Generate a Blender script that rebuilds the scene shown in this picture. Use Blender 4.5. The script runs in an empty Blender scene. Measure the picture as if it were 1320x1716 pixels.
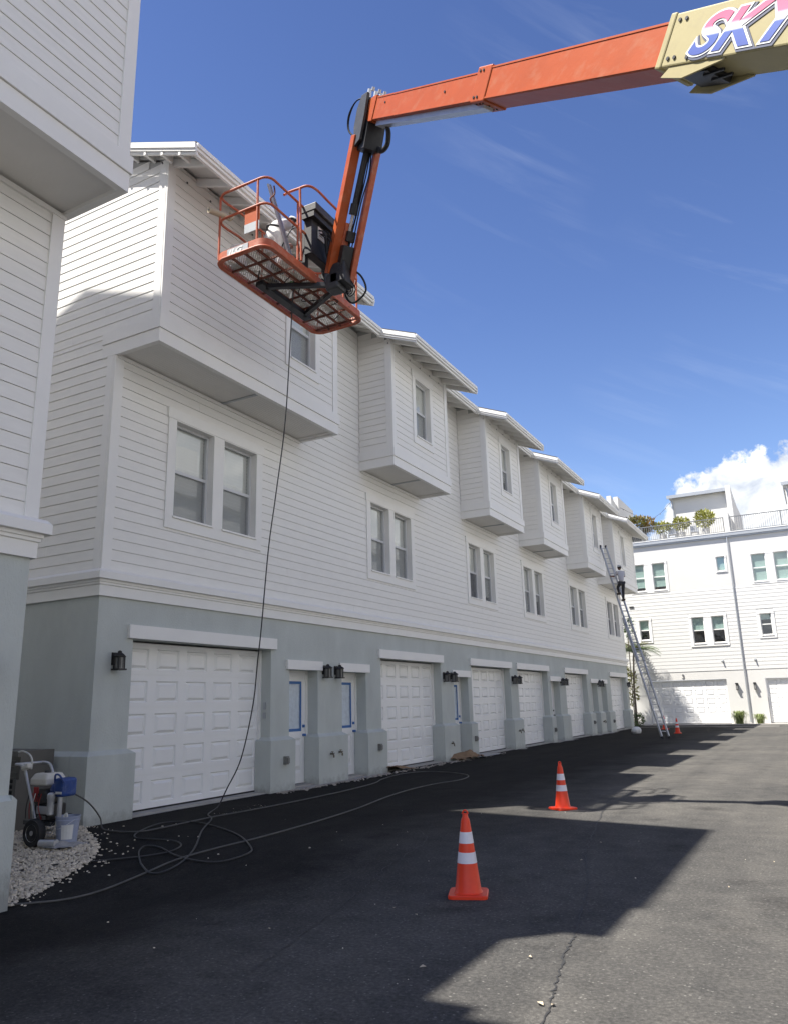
import bpy, bmesh, math, random
from mathutils import Vector, Matrix
random.seed(7)
R = math.radians
sc = bpy.context.scene
col = sc.collection

# ------------------------------------------------------------------ camera
CAM = Vector((9.998, 0.0, 1.65))
r_ = Vector((0.87641917, 0.4809066, -0.02486531))
u_ = Vector((0.13836657, -0.20203262, 0.96955532))
f_ = Vector((-0.46124194, 0.85317739, 0.24360666))
cd = bpy.data.cameras.new('camera')
cam = bpy.data.objects.new('camera', cd)
col.objects.link(cam)
cam.matrix_world = Matrix(((r_.x, u_.x, -f_.x, CAM.x), (r_.y, u_.y, -f_.y, CAM.y), (r_.z, u_.z, -f_.z, CAM.z), (0, 0, 0, 1)))
cd.sensor_fit = 'VERTICAL'; cd.sensor_height = 24; cd.lens = 24 * 1285 / 1716
cd.clip_start = 0.05; cd.clip_end = 3000
sc.camera = cam

# ------------------------------------------------------------------ light
SUN = Vector((-.405, -.39, 1)).normalized()
world = bpy.data.worlds.new('World'); sc.world = world; world.use_nodes = True
nt = world.node_tree; nt.nodes.clear()
def N(t, **k):
    n = nt.nodes.new(t)
    for a, b in k.items(): setattr(n, a, b)
    return n
def L(a, b): nt.links.new(a, b)
def Mth(op, a, b=None, c=None, clamp=False):
    n = nt.nodes.new('ShaderNodeMath'); n.operation = op; n.use_clamp = clamp
    for i, v in enumerate((a, b, c)):
        if v is None: continue
        if isinstance(v, (int, float)): n.inputs[i].default_value = v
        else: nt.links.new(v, n.inputs[i])
    return n.outputs[0]
def Ramp(fac, stops, interp='LINEAR'):
    n = nt.nodes.new('ShaderNodeValToRGB'); n.color_ramp.interpolation = interp
    e = n.color_ramp.elements
    while len(e) < len(stops): e.new(0.5)
    for i, (p, c) in enumerate(stops):
        e[i].position = p; e[i].color = c if len(c) == 4 else (*c, 1)
    nt.links.new(fac, n.inputs[0]); return n.outputs[0]
sky = N('ShaderNodeTexSky', sky_type='NISHITA', sun_disc=False)
sky.sun_elevation = math.asin(SUN.z); sky.sun_rotation = math.atan2(SUN.x, SUN.y)
sky.air_density = 1.0; sky.dust_density = 0.35; sky.ozone_density = 2.2; sky.altitude = 0
tc = N('ShaderNodeTexCoord')
sep = N('ShaderNodeSeparateXYZ'); L(tc.outputs['Generated'], sep.inputs[0])
az = Mth('MULTIPLY', Mth('ARCTAN2', sep.outputs[0], sep.outputs[1]), 57.2958)
el = Mth('MULTIPLY', Mth('ARCSINE', sep.outputs[2]), 57.2958)
def noise(scale, detail=8, rough=.55, vec=None, dist=0):
    n = N('ShaderNodeTexNoise'); n.inputs['Scale'].default_value = scale; n.inputs['Detail'].default_value = detail
    n.inputs['Roughness'].default_value = rough; n.inputs['Distortion'].default_value = dist
    L(vec if vec is not None else tc.outputs['Generated'], n.inputs['Vector']); return n.outputs[0]
cmb = N('ShaderNodeCombineXYZ'); L(az, cmb.inputs[0]); L(el, cmb.inputs[1])
# cumulus bank: its top rises towards the north-east
mr = N('ShaderNodeMapRange'); mr.inputs[1].default_value = -15; mr.inputs[2].default_value = -1
mr.inputs[3].default_value = 9.5; mr.inputs[4].default_value = 16.6; mr.interpolation_type = 'SMOOTHSTEP'; L(az, mr.inputs[0])
lump = noise(.17, 3, .5, cmb.outputs[0]); fine = noise(.75, 8, .62, cmb.outputs[0])
mr2 = N('ShaderNodeMapRange'); mr2.inputs[1].default_value = 8; mr2.inputs[2].default_value = 60; mr2.inputs[3].default_value = 0; mr2.inputs[4].default_value = 12; L(az, mr2.inputs[0])  # taller out-of-view cloud added in the east to brighten the shaded facade
top = Mth('ADD', Mth('ADD', mr.outputs[0], mr2.outputs[0]), Mth('ADD', Mth('MULTIPLY', Mth('SUBTRACT', lump, .5), 9.0), Mth('MULTIPLY', Mth('SUBTRACT', fine, .5), 5.5)))
cum = Mth('SMOOTH_MIN', Mth('MULTIPLY', Mth('SUBTRACT', top, el), 1.3), 1.0, .2, True)
cumn = N('ShaderNodeClamp'); L(cum, cumn.inputs[0])
shade = Ramp(Mth('ADD', Mth('MULTIPLY', noise(.33, 8, .6, cmb.outputs[0], .4), .8), Mth('MULTIPLY', fine, .2)),
             [(.38, (2.7, 2.95, 3.4)), (.5, (4.0, 4.15, 4.4)), (.62, (5.9, 5.9, 5.8))])
# high thin streaks
mp = N('ShaderNodeMapping'); mp.vector_type = 'TEXTURE'; mp.inputs['Rotation'].default_value = (0, 0, R(-27)); mp.inputs['Scale'].default_value = (26, 2.6, 1)
L(cmb.outputs[0], mp.inputs[0])
st = noise(1.0, 9, .62, mp.outputs[0], .6); pat = noise(.06, 3, .5, cmb.outputs[0])
wisp = Mth('MULTIPLY', Ramp(st, [(.52, (0, 0, 0)), (.86, (1, 1, 1))]), Ramp(pat, [(.42, (0, 0, 0)), (.62, (1, 1, 1))]))
east = N('ShaderNodeMapRange'); east.inputs[1].default_value = -34; east.inputs[2].default_value = -14; L(Mth('ADD', az, Mth('MULTIPLY', Mth('SUBTRACT', 34, el), .8)), east.inputs[0])
wisp = Mth('MULTIPLY', Mth('MULTIPLY', wisp, .20), east.outputs[0])
tint = N('ShaderNodeMix', data_type='RGBA', blend_type='MULTIPLY'); tint.inputs[0].default_value = 1
L(sky.outputs[0], tint.inputs[6]); L(Ramp(Mth('DIVIDE', el, 90), [(.12, (.66, .68, .77)), (.32, (.47, .51, .67)), (.60, (.35, .39, .55))]), tint.inputs[7])
m1 = N('ShaderNodeMix', data_type='RGBA'); L(wisp, m1.inputs[0]); L(tint.outputs[2], m1.inputs[6]); m1.inputs[7].default_value = (4.2, 4.5, 5.0, 1)
m2 = N('ShaderNodeMix', data_type='RGBA'); L(cumn.outputs[0], m2.inputs[0]); L(m1.outputs[2], m2.inputs[6]); L(shade, m2.inputs[7])
bg = N('ShaderNodeBackground'); bg.inputs[1].default_value = 0.112; L(m2.outputs[2], bg.inputs[0])
out = N('ShaderNodeOutputWorld'); L(bg.outputs[0], out.inputs[0])
sd = bpy.data.lights.new('sun', 'SUN'); sd.energy = 4.3; sd.angle = R(.53); sd.color = (1, .955, .88)
so = bpy.data.objects.new('sun', sd); col.objects.link(so); so.rotation_euler = SUN.to_track_quat('Z', 'Y').to_euler(); so.location = SUN * 60
sc.view_settings.view_transform = 'Standard'; sc.view_settings.look = 'None'; sc.view_settings.gamma = 1
sc.view_settings.use_curve_mapping = False; sc.view_settings.exposure = 1.27
sc.render.engine = 'CYCLES'

# ------------------------------------------------------------------ materials
def new_mat(name):
    global nt
    m = bpy.data.materials.new(name); m.use_nodes = True; nt = m.node_tree
    return m, nt.nodes['Principled BSDF']
def mat(name, c, rough=.6, var=.06, vscale=3.0, bump=0, bscale=60, metal=0, spec=.5, dirt=0, dscale=1.2, c2=None, coat=0, coords='Object', bdist=.01, stretch=None):
    """base colour c varied by +-var at vscale; bump; blotches of c2 (stains, wear) by dirt"""
    m, b = new_mat(name)
    t = N('ShaderNodeTexCoord'); geo = N('ShaderNodeNewGeometry')
    v = geo.outputs['Position'] if coords == 'World' else t.outputs['Object']
    if stretch:
        mpn = N('ShaderNodeMapping'); mpn.inputs['Scale'].default_value = stretch; L(v, mpn.inputs[0]); v = mpn.outputs[0]
    n1 = noise(vscale, 5, .6, v)
    lo = tuple(x * (1 - var) for x in c); hi = tuple(min(1, x * (1 + var)) for x in c)
    colr = Ramp(n1, [(.3, lo), (.7, hi)])
    if dirt:
        n2 = noise(dscale, 9, .68, v)
        msk = Ramp(n2, [(.5, (0, 0, 0)), (.5 + .3 * (1.2 - dirt), (1, 1, 1))])
        mx = N('ShaderNodeMix', data_type='RGBA'); L(Mth('MULTIPLY', msk, dirt), mx.inputs[0]); L(colr, mx.inputs[6]); mx.inputs[7].default_value = (*(c2 or tuple(x * .4 for x in c)), 1)
        colr = mx.outputs[2]
    L(colr, b.inputs['Base Color'])
    b.inputs['Roughness'].default_value = rough; b.inputs['Metallic'].default_value = metal
    b.inputs['Specular IOR Level'].default_value = spec
    if coat: b.inputs['Coat Weight'].default_value = coat
    if bump:
        bn = N('ShaderNodeBump'); bn.inputs['Strength'].default_value = bump; bn.inputs['Distance'].default_value = bdist
        L(noise(bscale, 4, .6, v), bn.inputs['Height']); L(bn.outputs[0], b.inputs['Normal'])
    return m
M = {}
M['white'] = mat('white_paint', (.83, .82, .79), .5, .02, 2, .12, 40, coords='World', dirt=.10, dscale=2.5, c2=(.6, .6, .57))
M['siding'] = mat('siding_paint', (.83, .815, .775), .55, .03, 3, .25, 22, coords='World', stretch=(1, 1, 5), bdist=.004, dirt=.10, dscale=1.6, c2=(.64, .63, .59))
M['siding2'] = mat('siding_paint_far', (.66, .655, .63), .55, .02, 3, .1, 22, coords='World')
M['soffit'] = mat('soffit_paint', (.74, .725, .69), .6, .03, 2, .2, 30, coords='World')
M['stucco'] = mat('grey_stucco', (.51, .54, .515), .85, .07, 1.6, .7, 60, coords='World', dirt=.45, dscale=1.1, c2=(.62, .65, .615), stretch=(1, 1, .45), bdist=.012)
nt = M['stucco'].node_tree; b_ = nt.nodes['Principled BSDF']; g_ = N('ShaderNodeNewGeometry'); z_s = N('ShaderNodeSeparateXYZ'); L(g_.outputs['Position'], z_s.inputs[0])
old = b_.inputs['Base Color'].links[0].from_socket
spl = Mth('SUBTRACT', Mth('MULTIPLY', noise(7, 7, .75, g_.outputs['Position']), .55), Mth('ADD', z_s.outputs[2], .10)); spm = Mth('MULTIPLY', Mth('MULTIPLY', spl, 5.0, None, True), .55)
mxs = N('ShaderNodeMix', data_type='RGBA'); L(spm, mxs.inputs[0]); L(old, mxs.inputs[6]); mxs.inputs[7].default_value = (.20, .195, .18, 1); L(mxs.outputs[2], b_.inputs['Base Color'])
M['stucco_white'] = mat('white_stucco', (.66, .65, .62), .85, .02, 1.3, .4, 60, coords='World', dirt=.12, dscale=.7, c2=(.68, .67, .62))
M['garage'] = mat('garage_door_paint', (.84, .84, .83), .38, .02, 2, .06, 25, coords='World', dirt=.06, c2=(.7, .7, .68))
M['backing'] = mat('siding_gap', (.44, .44, .43), .9, .02)
M['dark'] = mat('dark_interior', (.03, .03, .032), .8)
M['shingle'] = mat('roof_shingle', (.075, .072, .07), .9, .25, 8, .6, 60)
M['concrete'] = mat('concrete', (.36, .345, .32), .85, .10, 2.5, .5, 60, coords='World', dirt=.35, dscale=2.2, c2=(.22, .205, .19))
M['gutter_grey'] = mat('grey_metal_trim', (.42, .44, .46), .4, .04, 2, metal=.3)
M['blind'] = mat('window_blind', (.78, .78, .75), .6, .03)
M['shade_green'] = mat('window_shade', (.34, .47, .43), .7, .05, 1.2, coords='World')
M['frame_grey'] = mat('window_frame', (.62, .63, .64), .4, .02)
M['black'] = mat('black_metal', (.014, .014, .016), .5, .1, 8, .1, 80, dirt=.3, dscale=6, c2=(.07, .065, .06))
M['rubber'] = mat('black_rubber', (.016, .016, .017), .7, .1, 8)
M['hose'] = mat('hose_rubber', (.028, .028, .03), .5, .15, 6)
M['hose_lt'] = mat('hose_dusty', (.085, .083, .08), .6, .2, 6)
M['lampglass'] = mat('lamp_seeded_glass', (.22, .22, .21), .25, .1, 12)
M['tape'] = mat('blue_tape', (.045, .15, .40), .6, .05)
M['plastic_film'] = mat('masking_film', (.58, .65, .72), .3, .12, 9, .6, 9, bdist=.03)
M['orange'] = mat('orange_boom_paint', (.41, .080, .020), .45, .08, 1.5, .12, 10, dirt=.5, dscale=4.0, c2=(.42, .17, .09), spec=.22, stretch=(.5, 1.6, 1.6))
M['orange_dirty'] = mat('orange_worn_paint', (.45, .10, .04), .55, .14, 7, .25, 20, dirt=.6, dscale=7, c2=(.36, .22, .16))
M['rust'] = mat('rusty_steel', (.15, .05, .03), .75, .3, 9, .3, 30, dirt=.5, dscale=6, c2=(.30, .15, .10))
M['yellow'] = mat('cream_yellow_paint', (.40, .345, .175), .55, .04, 1.5, .1, 10, dirt=.4, dscale=5, c2=(.30, .25, .15), spec=.25)
M['cone'] = mat('cone_orange', (.80, .045, .007), .42, .05, 6, .05, 20, dirt=.18, dscale=9, c2=(.42, .06, .03))
M['reflect'] = mat('reflective_white', (.74, .72, .78), .35, .04, 12)
M['alu'] = mat('aluminium', (.50, .51, .53), .42, .08, 6, .1, 40, metal=.55, dirt=.4, dscale=8, c2=(.6, .6, .6))
M['steel'] = mat('bright_steel', (.55, .55, .56), .3, .05, 6, metal=.9)
M['chassis'] = mat('dark_grey_metal', (.038, .04, .043), .5, .1, 6, .1, 30, dirt=.4, dscale=8, c2=(.12, .11, .10))
M['blue'] = mat('blue_plastic', (.012, .05, .22), .45, .2, 9, dirt=.5, dscale=12, c2=(.12, .16, .28))
M['tank'] = mat('tank_cream', (.62, .60, .54), .45, .05, 7, dirt=.35, dscale=9, c2=(.4, .38, .33))
M['red'] = mat('engine_red', (.30, .02, .02), .4, .05)
M['bucket'] = mat('bucket_blue_grey', (.30, .34, .46), .45, .06, 5, dirt=.4, dscale=9, c2=(.5, .5, .5))
M['bucket_white'] = mat('bucket_white', (.72, .72, .70), .45, .03, 5, dirt=.3, dscale=9, c2=(.45, .5, .55))
M['rag'] = mat('dusty_cloth', (.36, .35, .34), .9, .15, 12, .5, 30)
M['ac'] = mat('condenser_beige', (.12, .115, .105), .5, .05)
M['pebble'] = mat('pebble', (.64, .57, .46), .8, .30, 9, .4, 40, coords='World', dirt=.4, dscale=14, c2=(.28, .25, .21))
M['pebble_base'] = mat('pebble_base', (.30, .26, .20), .9, .35, 30, .6, 50, coords='World')
M['paper'] = mat('brown_paper', (.24, .155, .085), .85, .12, 5, .4, 12)
M['card'] = mat('roll_of_paper', (.50, .42, .30), .7, .08, 5)
M['bag'] = mat('white_plastic_bag', (.80, .80, .80), .45, .03, 9, .5, 14)
M['debris'] = mat('scraped_debris', (.33, .30, .27), .9, .3, 12, .5, 40)
M['coverall'] = mat('white_coverall', (.72, .71, .69), .8, .08, 9, .5, 14, dirt=.3, dscale=10, c2=(.4, .38, .36))
M['shirt'] = mat('grey_shirt', (.46, .46, .50), .85, .05, 9, .4, 16)
M['trouser'] = mat('dark_trousers', (.035, .035, .04), .85, .1, 9, .4, 16)
M['skin'] = mat('skin', (.20, .10, .065), .55, .06, 9)
M['skin2'] = mat('skin_light', (.36, .19, .13), .55, .06, 9)
M['hair'] = mat('dark_hair', (.01, .008, .007), .6)
M['boot'] = mat('brown_boot', (.05, .03, .02), .6)
M['vest'] = mat('harness_black', (.03, .03, .035), .6)
M['leaf'] = mat('leaf_green', (.07, .125, .03), .5, .4, 3)
M['leaf_yellow'] = mat('leaf_yellow_green', (.30, .30, .06), .5, .35, 4)
M['leaf_olive'] = mat('leaf_olive', (.16, .16, .045), .55, .4, 3)
M['leaf_rust'] = mat('leaf_rust', (.26, .17, .06), .6, .4, 3)
M['grassleaf'] = mat('grass_blade', (.17, .21, .06), .5, .35, 5)
M['trunk'] = mat('palm_trunk', (.17, .14, .11), .9, .25, 12, .6, 30)
M['pot'] = mat('pale_pot', (.60, .59, .57), .6, .05)
M['tool_green'] = mat('green_plastic', (.06, .30, .05), .45)
M['sticker'] = mat('pale_sticker', (.60, .60, .57), .5, .05)
M['ink'] = mat('dark_print', (.05, .05, .06), .5)
M['num'] = mat('number_grey', (.16, .16, .16), .5)
M['brass'] = mat('brass_tap', (.14, .12, .09), .45, .2, 9, metal=.6)
M['outlet'] = mat('outlet_cover_grey', (.19, .19, .18), .5, .2, 9)
for k in ('leaf', 'leaf_yellow', 'leaf_olive', 'leaf_rust', 'grassleaf'):
    b = M[k].node_tree.nodes['Principled BSDF']; b.inputs['Transmission Weight'].default_value = 0
    b.inputs['Subsurface Weight'].default_value = 0
def glass_mat():
    m, b = new_mat('window_glass')
    nt.nodes.remove(b); o = nt.nodes['Material Output']
    tr = N('ShaderNodeBsdfTransparent'); tr.inputs[0].default_value = (.92, .94, .93, 1)
    gl = N('ShaderNodeBsdfGlossy'); gl.inputs['Roughness'].default_value = .015; gl.inputs[0].default_value = (1, 1, 1, 1)
    gg = N('ShaderNodeNewGeometry'); vd = N('ShaderNodeVectorMath', operation='DOT_PRODUCT'); L(gg.outputs['Normal'], vd.inputs[0]); L(gg.outputs['Incoming'], vd.inputs[1]); cs = Mth('ABSOLUTE', vd.outputs['Value']); fres = Mth('MULTIPLY_ADD', Mth('POWER', Mth('SUBTRACT', 1.0, cs), 4.0), .82, .13, True)
    mx = N('ShaderNodeMixShader'); L(fres, mx.inputs[0]); L(tr.outputs[0], mx.inputs[1]); L(gl.outputs[0], mx.inputs[2])
    g = N('ShaderNodeNewGeometry'); bn = N('ShaderNodeBump'); bn.inputs['Strength'].default_value = .05; bn.inputs['Distance'].default_value = .05
    L(noise(1.2, 2, .5, g.outputs['Position']), bn.inputs['Height']); L(bn.outputs[0], gl.inputs['Normal'])
    L(mx.outputs[0], o.inputs[0]); return m
M['glass'] = glass_mat()
def screen_mat():
    m, b = new_mat('insect_screen'); nt.nodes.remove(b); o = nt.nodes['Material Output']
    tr = N('ShaderNodeBsdfTransparent'); df = N('ShaderNodeBsdfDiffuse'); df.inputs[0].default_value = (.27, .28, .29, 1)
    mx = N('ShaderNodeMixShader'); mx.inputs[0].default_value = .36; L(tr.outputs[0], mx.inputs[1]); L(df.outputs[0], mx.inputs[2]); L(mx.outputs[0], o.inputs[0]); return m
M['screen'] = screen_mat()
def asphalt_mat():
    m, b = new_mat('asphalt')
    g = N('ShaderNodeNewGeometry'); v = g.outputs['Position']
    big = noise(.35, 6, .6, v); mid = noise(3.0, 7, .65, v); fin = noise(85, 3, .7, v); grit = noise(34, 5, .75, v)
    c = Ramp(mid, [(.3, (.074, .0735, .072)), (.7, (.110, .107, .102))])
    mx = N('ShaderNodeMix', data_type='RGBA', blend_type='MULTIPLY'); mx.inputs[0].default_value = .9
    L(c, mx.inputs[6]); L(Ramp(big, [(.35, (.80, .80, .80)), (.65, (1.2, 1.17, 1.12))]), mx.inputs[7])
    mg = N('ShaderNodeMix', data_type='RGBA', blend_type='MULTIPLY'); mg.inputs[0].default_value = 1
    L(mx.outputs[2], mg.inputs[6]); L(Ramp(grit, [(.32, (.62, .62, .62)), (.52, (1.0, 1.0, 1.0)), (.72, (1.75, 1.72, 1.66))]), mg.inputs[7])
    vo = N('ShaderNodeTexVoronoi'); vo.inputs['Scale'].default_value = 38; L(v, vo.inputs['Vector'])
    sepc = N('ShaderNodeSeparateColor'); L(vo.outputs['Color'], sepc.inputs[0])
    chip = Mth('MULTIPLY', Mth('LESS_THAN', vo.outputs['Distance'], .30), Mth('GREATER_THAN', sepc.outputs[0], .90))
    m3 = N('ShaderNodeMix', data_type='RGBA'); L(Mth('MULTIPLY', chip, .55), m3.inputs[0]); L(mg.outputs[2], m3.inputs[6]); m3.inputs[7].default_value = (.26, .25, .23, 1)
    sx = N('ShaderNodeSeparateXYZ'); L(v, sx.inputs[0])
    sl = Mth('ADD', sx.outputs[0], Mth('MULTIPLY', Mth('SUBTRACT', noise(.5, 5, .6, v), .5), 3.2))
    alley_shade = N('ShaderNodeMapRange'); alley_shade.inputs[1].default_value = 4.2; alley_shade.inputs[2].default_value = 6.6; alley_shade.inputs[3].default_value = .24; alley_shade.inputs[4].default_value = 1.0; L(sl, alley_shade.inputs[0])  # building shade painted into the asphalt, darker towards the garages
    st1 = Ramp(noise(.9, 8, .7, v), [(.33, (.66, .66, .67)), (.44, (1, 1, 1))])
    mt = N('ShaderNodeMapping'); mt.inputs['Scale'].default_value = (1.6, .06, 1); L(v, mt.inputs[0])
    trk = Ramp(noise(1.0, 4, .5, mt.outputs[0]), [(.36, (.86, .86, .86)), (.6, (1.06, 1.05, 1.03))])
    ml = N('ShaderNodeMix', data_type='RGBA', blend_type='MULTIPLY'); ml.inputs[0].default_value = 1; L(m3.outputs[2], ml.inputs[6]); L(alley_shade.outputs[0], ml.inputs[7])
    ms_ = N('ShaderNodeMix', data_type='RGBA', blend_type='MULTIPLY'); ms_.inputs[0].default_value = 1; L(ml.outputs[2], ms_.inputs[6]); L(st1, ms_.inputs[7])
    mk = N('ShaderNodeMix', data_type='RGBA', blend_type='MULTIPLY'); mk.inputs[0].default_value = 1; L(ms_.outputs[2], mk.inputs[6]); L(trk, mk.inputs[7])
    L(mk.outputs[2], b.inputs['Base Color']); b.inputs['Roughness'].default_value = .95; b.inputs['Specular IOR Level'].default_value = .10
    bn = N('ShaderNodeBump'); bn.inputs['Strength'].default_value = .8; bn.inputs['Distance'].default_value = .008
    L(Mth('ADD', Mth('MULTIPLY', grit, 1.3), fin), bn.inputs['Height']); L(bn.outputs[0], b.inputs['Normal'])
    return m
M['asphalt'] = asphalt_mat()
M['tar'] = mat('crack_tar', (.028, .028, .028), .7, .2, 20, .5, 50, coords='World')
def decal_mat():
    m, b = new_mat('lettering_three_bands')
    t = N('ShaderNodeTexCoord'); s = N('ShaderNodeSeparateXYZ'); L(t.outputs['Object'], s.inputs[0])
    c = Ramp(Mth('DIVIDE', s.outputs[1], .31), [(0, (.03, .07, .34)), (.40, (.035, .09, .38)), (.46, (.75, .75, .75)), (.56, (.78, .74, .76)), (.66, (.62, .10, .22)), (1, (.58, .07, .17))])
    L(c, b.inputs['Base Color']); b.inputs['Roughness'].default_value = .45; return m
M['decal'] = decal_mat()
M['decal_white'] = mat('decal_white', (.78, .78, .76), .45, .03)
M['decal_dark'] = mat('decal_dark_outline', (.06, .07, .12), .5, .05)

# ------------------------------------------------------------------ mesh helpers
class MB:
    def __init__(s): s.v = []; s.f = []
    def add(s, vs, fs):
        k = len(s.v); s.v += [tuple(x) for x in vs]; s.f += [tuple(i + k for i in q) for q in fs]; return s
    def box(s, x0, x1, y0, y1, z0, z1):
        return s.add([(x0, y0, z0), (x1, y0, z0), (x1, y1, z0), (x0, y1, z0), (x0, y0, z1), (x1, y0, z1), (x1, y1, z1), (x0, y1, z1)],
                     [(3, 2, 1, 0), (4, 5, 6, 7), (0, 1, 5, 4), (1, 2, 6, 5), (2, 3, 7, 6), (3, 0, 4, 7)])
    def fb(s, u0, u1, o0, o1, z0, z1):      # facade box: along, outwards, up
        return s.box(u0, u1, -o1, -o0, z0, z1)
    def prism(s, prof, a0, a1, fn):        # profile polygon swept between two stations; fn(a, p, q) -> xyz
        n = len(prof); vs = [fn(a0, *p) for p in prof] + [fn(a1, *p) for p in prof]
        fs = [tuple(range(n))[::-1], tuple(range(n, 2 * n))] + [(i, (i + 1) % n, n + (i + 1) % n, n + i) for i in range(n)]
        return s.add(vs, fs)
    def obox(s, c, ax, ay, az, hx, hy, hz):  # oriented box
        c = Vector(c); vs = []
        for z in (-1, 1):
            for y in (-1, 1):
                for x in (-1, 1): vs.append(c + ax * (x * hx) + ay * (y * hy) + az * (z * hz))
        return s.add(vs, [(0, 2, 3, 1), (4, 5, 7, 6), (0, 1, 5, 4), (2, 6, 7, 3), (0, 4, 6, 2), (1, 3, 7, 5)])
    def bar(s, a, b, w, h=None, up=(0, 0, 1)):
        a, b = Vector(a), Vector(b); h = h or w; d = (b - a); l = d.length; d.normalize()
        up = Vector(up)
        if abs(d.dot(up)) > .98: up = Vector((1, 0, 0))
        x = d.cross(up).normalized(); z = x.cross(d)
        return s.obox((a + b) / 2, x, d, z, w / 2, l / 2, h / 2)
    def tube(s, pts, rad, n=8, closed=False, caps=True):
        pts = [Vector(p) for p in pts]; m = len(pts); rads = rad if isinstance(rad, (list, tuple)) else [rad] * m
        base = len(s.v); prev = None
        for i, p in enumerate(pts):
            a = pts[(i - 1) % m] if (closed or i) else p; b = pts[(i + 1) % m] if (closed or i < m - 1) else p
            t = (b - a).normalized() if (b - a).length > 1e-9 else Vector((0, 0, 1))
            if prev is None:
                q = Vector((0, 0, 1)) if abs(t.z) < .9 else Vector((1, 0, 0)); x = t.cross(q).normalized()
            else:
                x = (prev - t * prev.dot(t)).normalized()
            prev = x; y = t.cross(x)
            for k in range(n):
                an = 2 * math.pi * k / n; s.v.append(tuple(p + (x * math.cos(an) + y * math.sin(an)) * rads[i]))
        rng = m if closed else m - 1
        for i in range(rng):
            for k in range(n):
                j = (i + 1) % m
                s.f.append((base + i * n + k, base + i * n + (k + 1) % n, base + j * n + (k + 1) % n, base + j * n + k))
        if caps and not closed:
            s.f.append(tuple(base + k for k in range(n))[::-1]); s.f.append(tuple(base + (m - 1) * n + k for k in range(n)))
        return s
    def lathe(s, prof, n=24, c=(0, 0, 0), ax='z'):
        base = len(s.v); c = Vector(c)
        for (rr, h) in prof:
            for k in range(n):
                an = 2 * math.pi * k / n; a, b = rr * math.cos(an), rr * math.sin(an)
                p = {'z': (a, b, h), 'x': (h, a, b), 'y': (b, h, a)}[ax]; s.v.append(tuple(c + Vector(p)))
        m = len(prof)
        for i in range(m - 1):
            for k in range(n):
                s.f.append((base + i * n + k, base + i * n + (k + 1) % n, base + (i + 1) * n + (k + 1) % n, base + (i + 1) * n + k))
        if prof[0][0] > 1e-6: s.f.append(tuple(base + k for k in range(n))[::-1])
        if prof[-1][0] > 1e-6: s.f.append(tuple(base + (m - 1) * n + k for k in range(n)))
        return s
    def mesh(s, name, m, smooth=False):
        me = bpy.data.meshes.new(name); me.from_pydata(s.v, [], s.f)
        bm = bmesh.new(); bm.from_mesh(me); bmesh.ops.recalc_face_normals(bm, faces=bm.faces); bm.to_mesh(me); bm.free()
        me.materials.append(m if not isinstance(m, str) else M[m])
        if smooth:
            for p in me.polygons: p.use_smooth = True
            try: me.set_sharp_from_angle(angle=R(38))
            except Exception: pass
        return me
    def build(s, name, m, parent=None, smooth=False, world=True, bevel=0):
        o = bpy.data.objects.new(name, s.mesh(name, m, smooth)); col.objects.link(o)
        if parent is not None: adopt(o, parent, world)
        if bevel:
            bv = o.modifiers.new('bevel', 'BEVEL'); bv.width = bevel; bv.segments = 2; bv.limit_method = 'ANGLE'; bv.angle_limit = R(40)
        return o
def adopt(o, parent, world=True):
    o.parent = parent
    if world:
        p = parent; off = Vector((0, 0, 0))
        while p is not None: off += p.location; p = p.parent
        o.location = o.location - off
def tag(o, label=None, cat=None, group=None, kind=None):
    if label: o['label'] = label
    if cat: o['category'] = cat
    if group: o['group'] = group
    if kind: o['kind'] = kind
    return o
def thing(name, loc, label, cat, group=None, rz=0):
    o = bpy.data.objects.new(name, None); col.objects.link(o); o.location = loc; o.rotation_euler = (0, 0, rz); o.empty_display_size = .2
    return tag(o, label, cat, group)
def copy_tree(o, parent=None):
    c = o.copy(); col.objects.link(c)
    if parent is not None: c.parent = parent
    for ch in list(o.children): copy_tree(ch, c)
    return c
def smooth_path(pts, k=8, closed=False):
    pts = [Vector(p) for p in pts]; outp = []; n = len(pts)
    for i in range(n if closed else n - 1):
        g = lambda j: pts[j % n] if closed else pts[max(0, min(n - 1, j))]
        p0, p1, p2, p3 = g(i - 1), g(i), g(i + 1), g(i + 2)
        for q in range(k):
            t = q / k
            outp.append(.5 * ((2 * p1) + (-p0 + p2) * t + (2 * p0 - 5 * p1 + 4 * p2 - p3) * t * t + (-p0 + 3 * p1 - 3 * p2 + p3) * t ** 3))
    if not closed: outp.append(pts[-1])
    return outp
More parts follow.
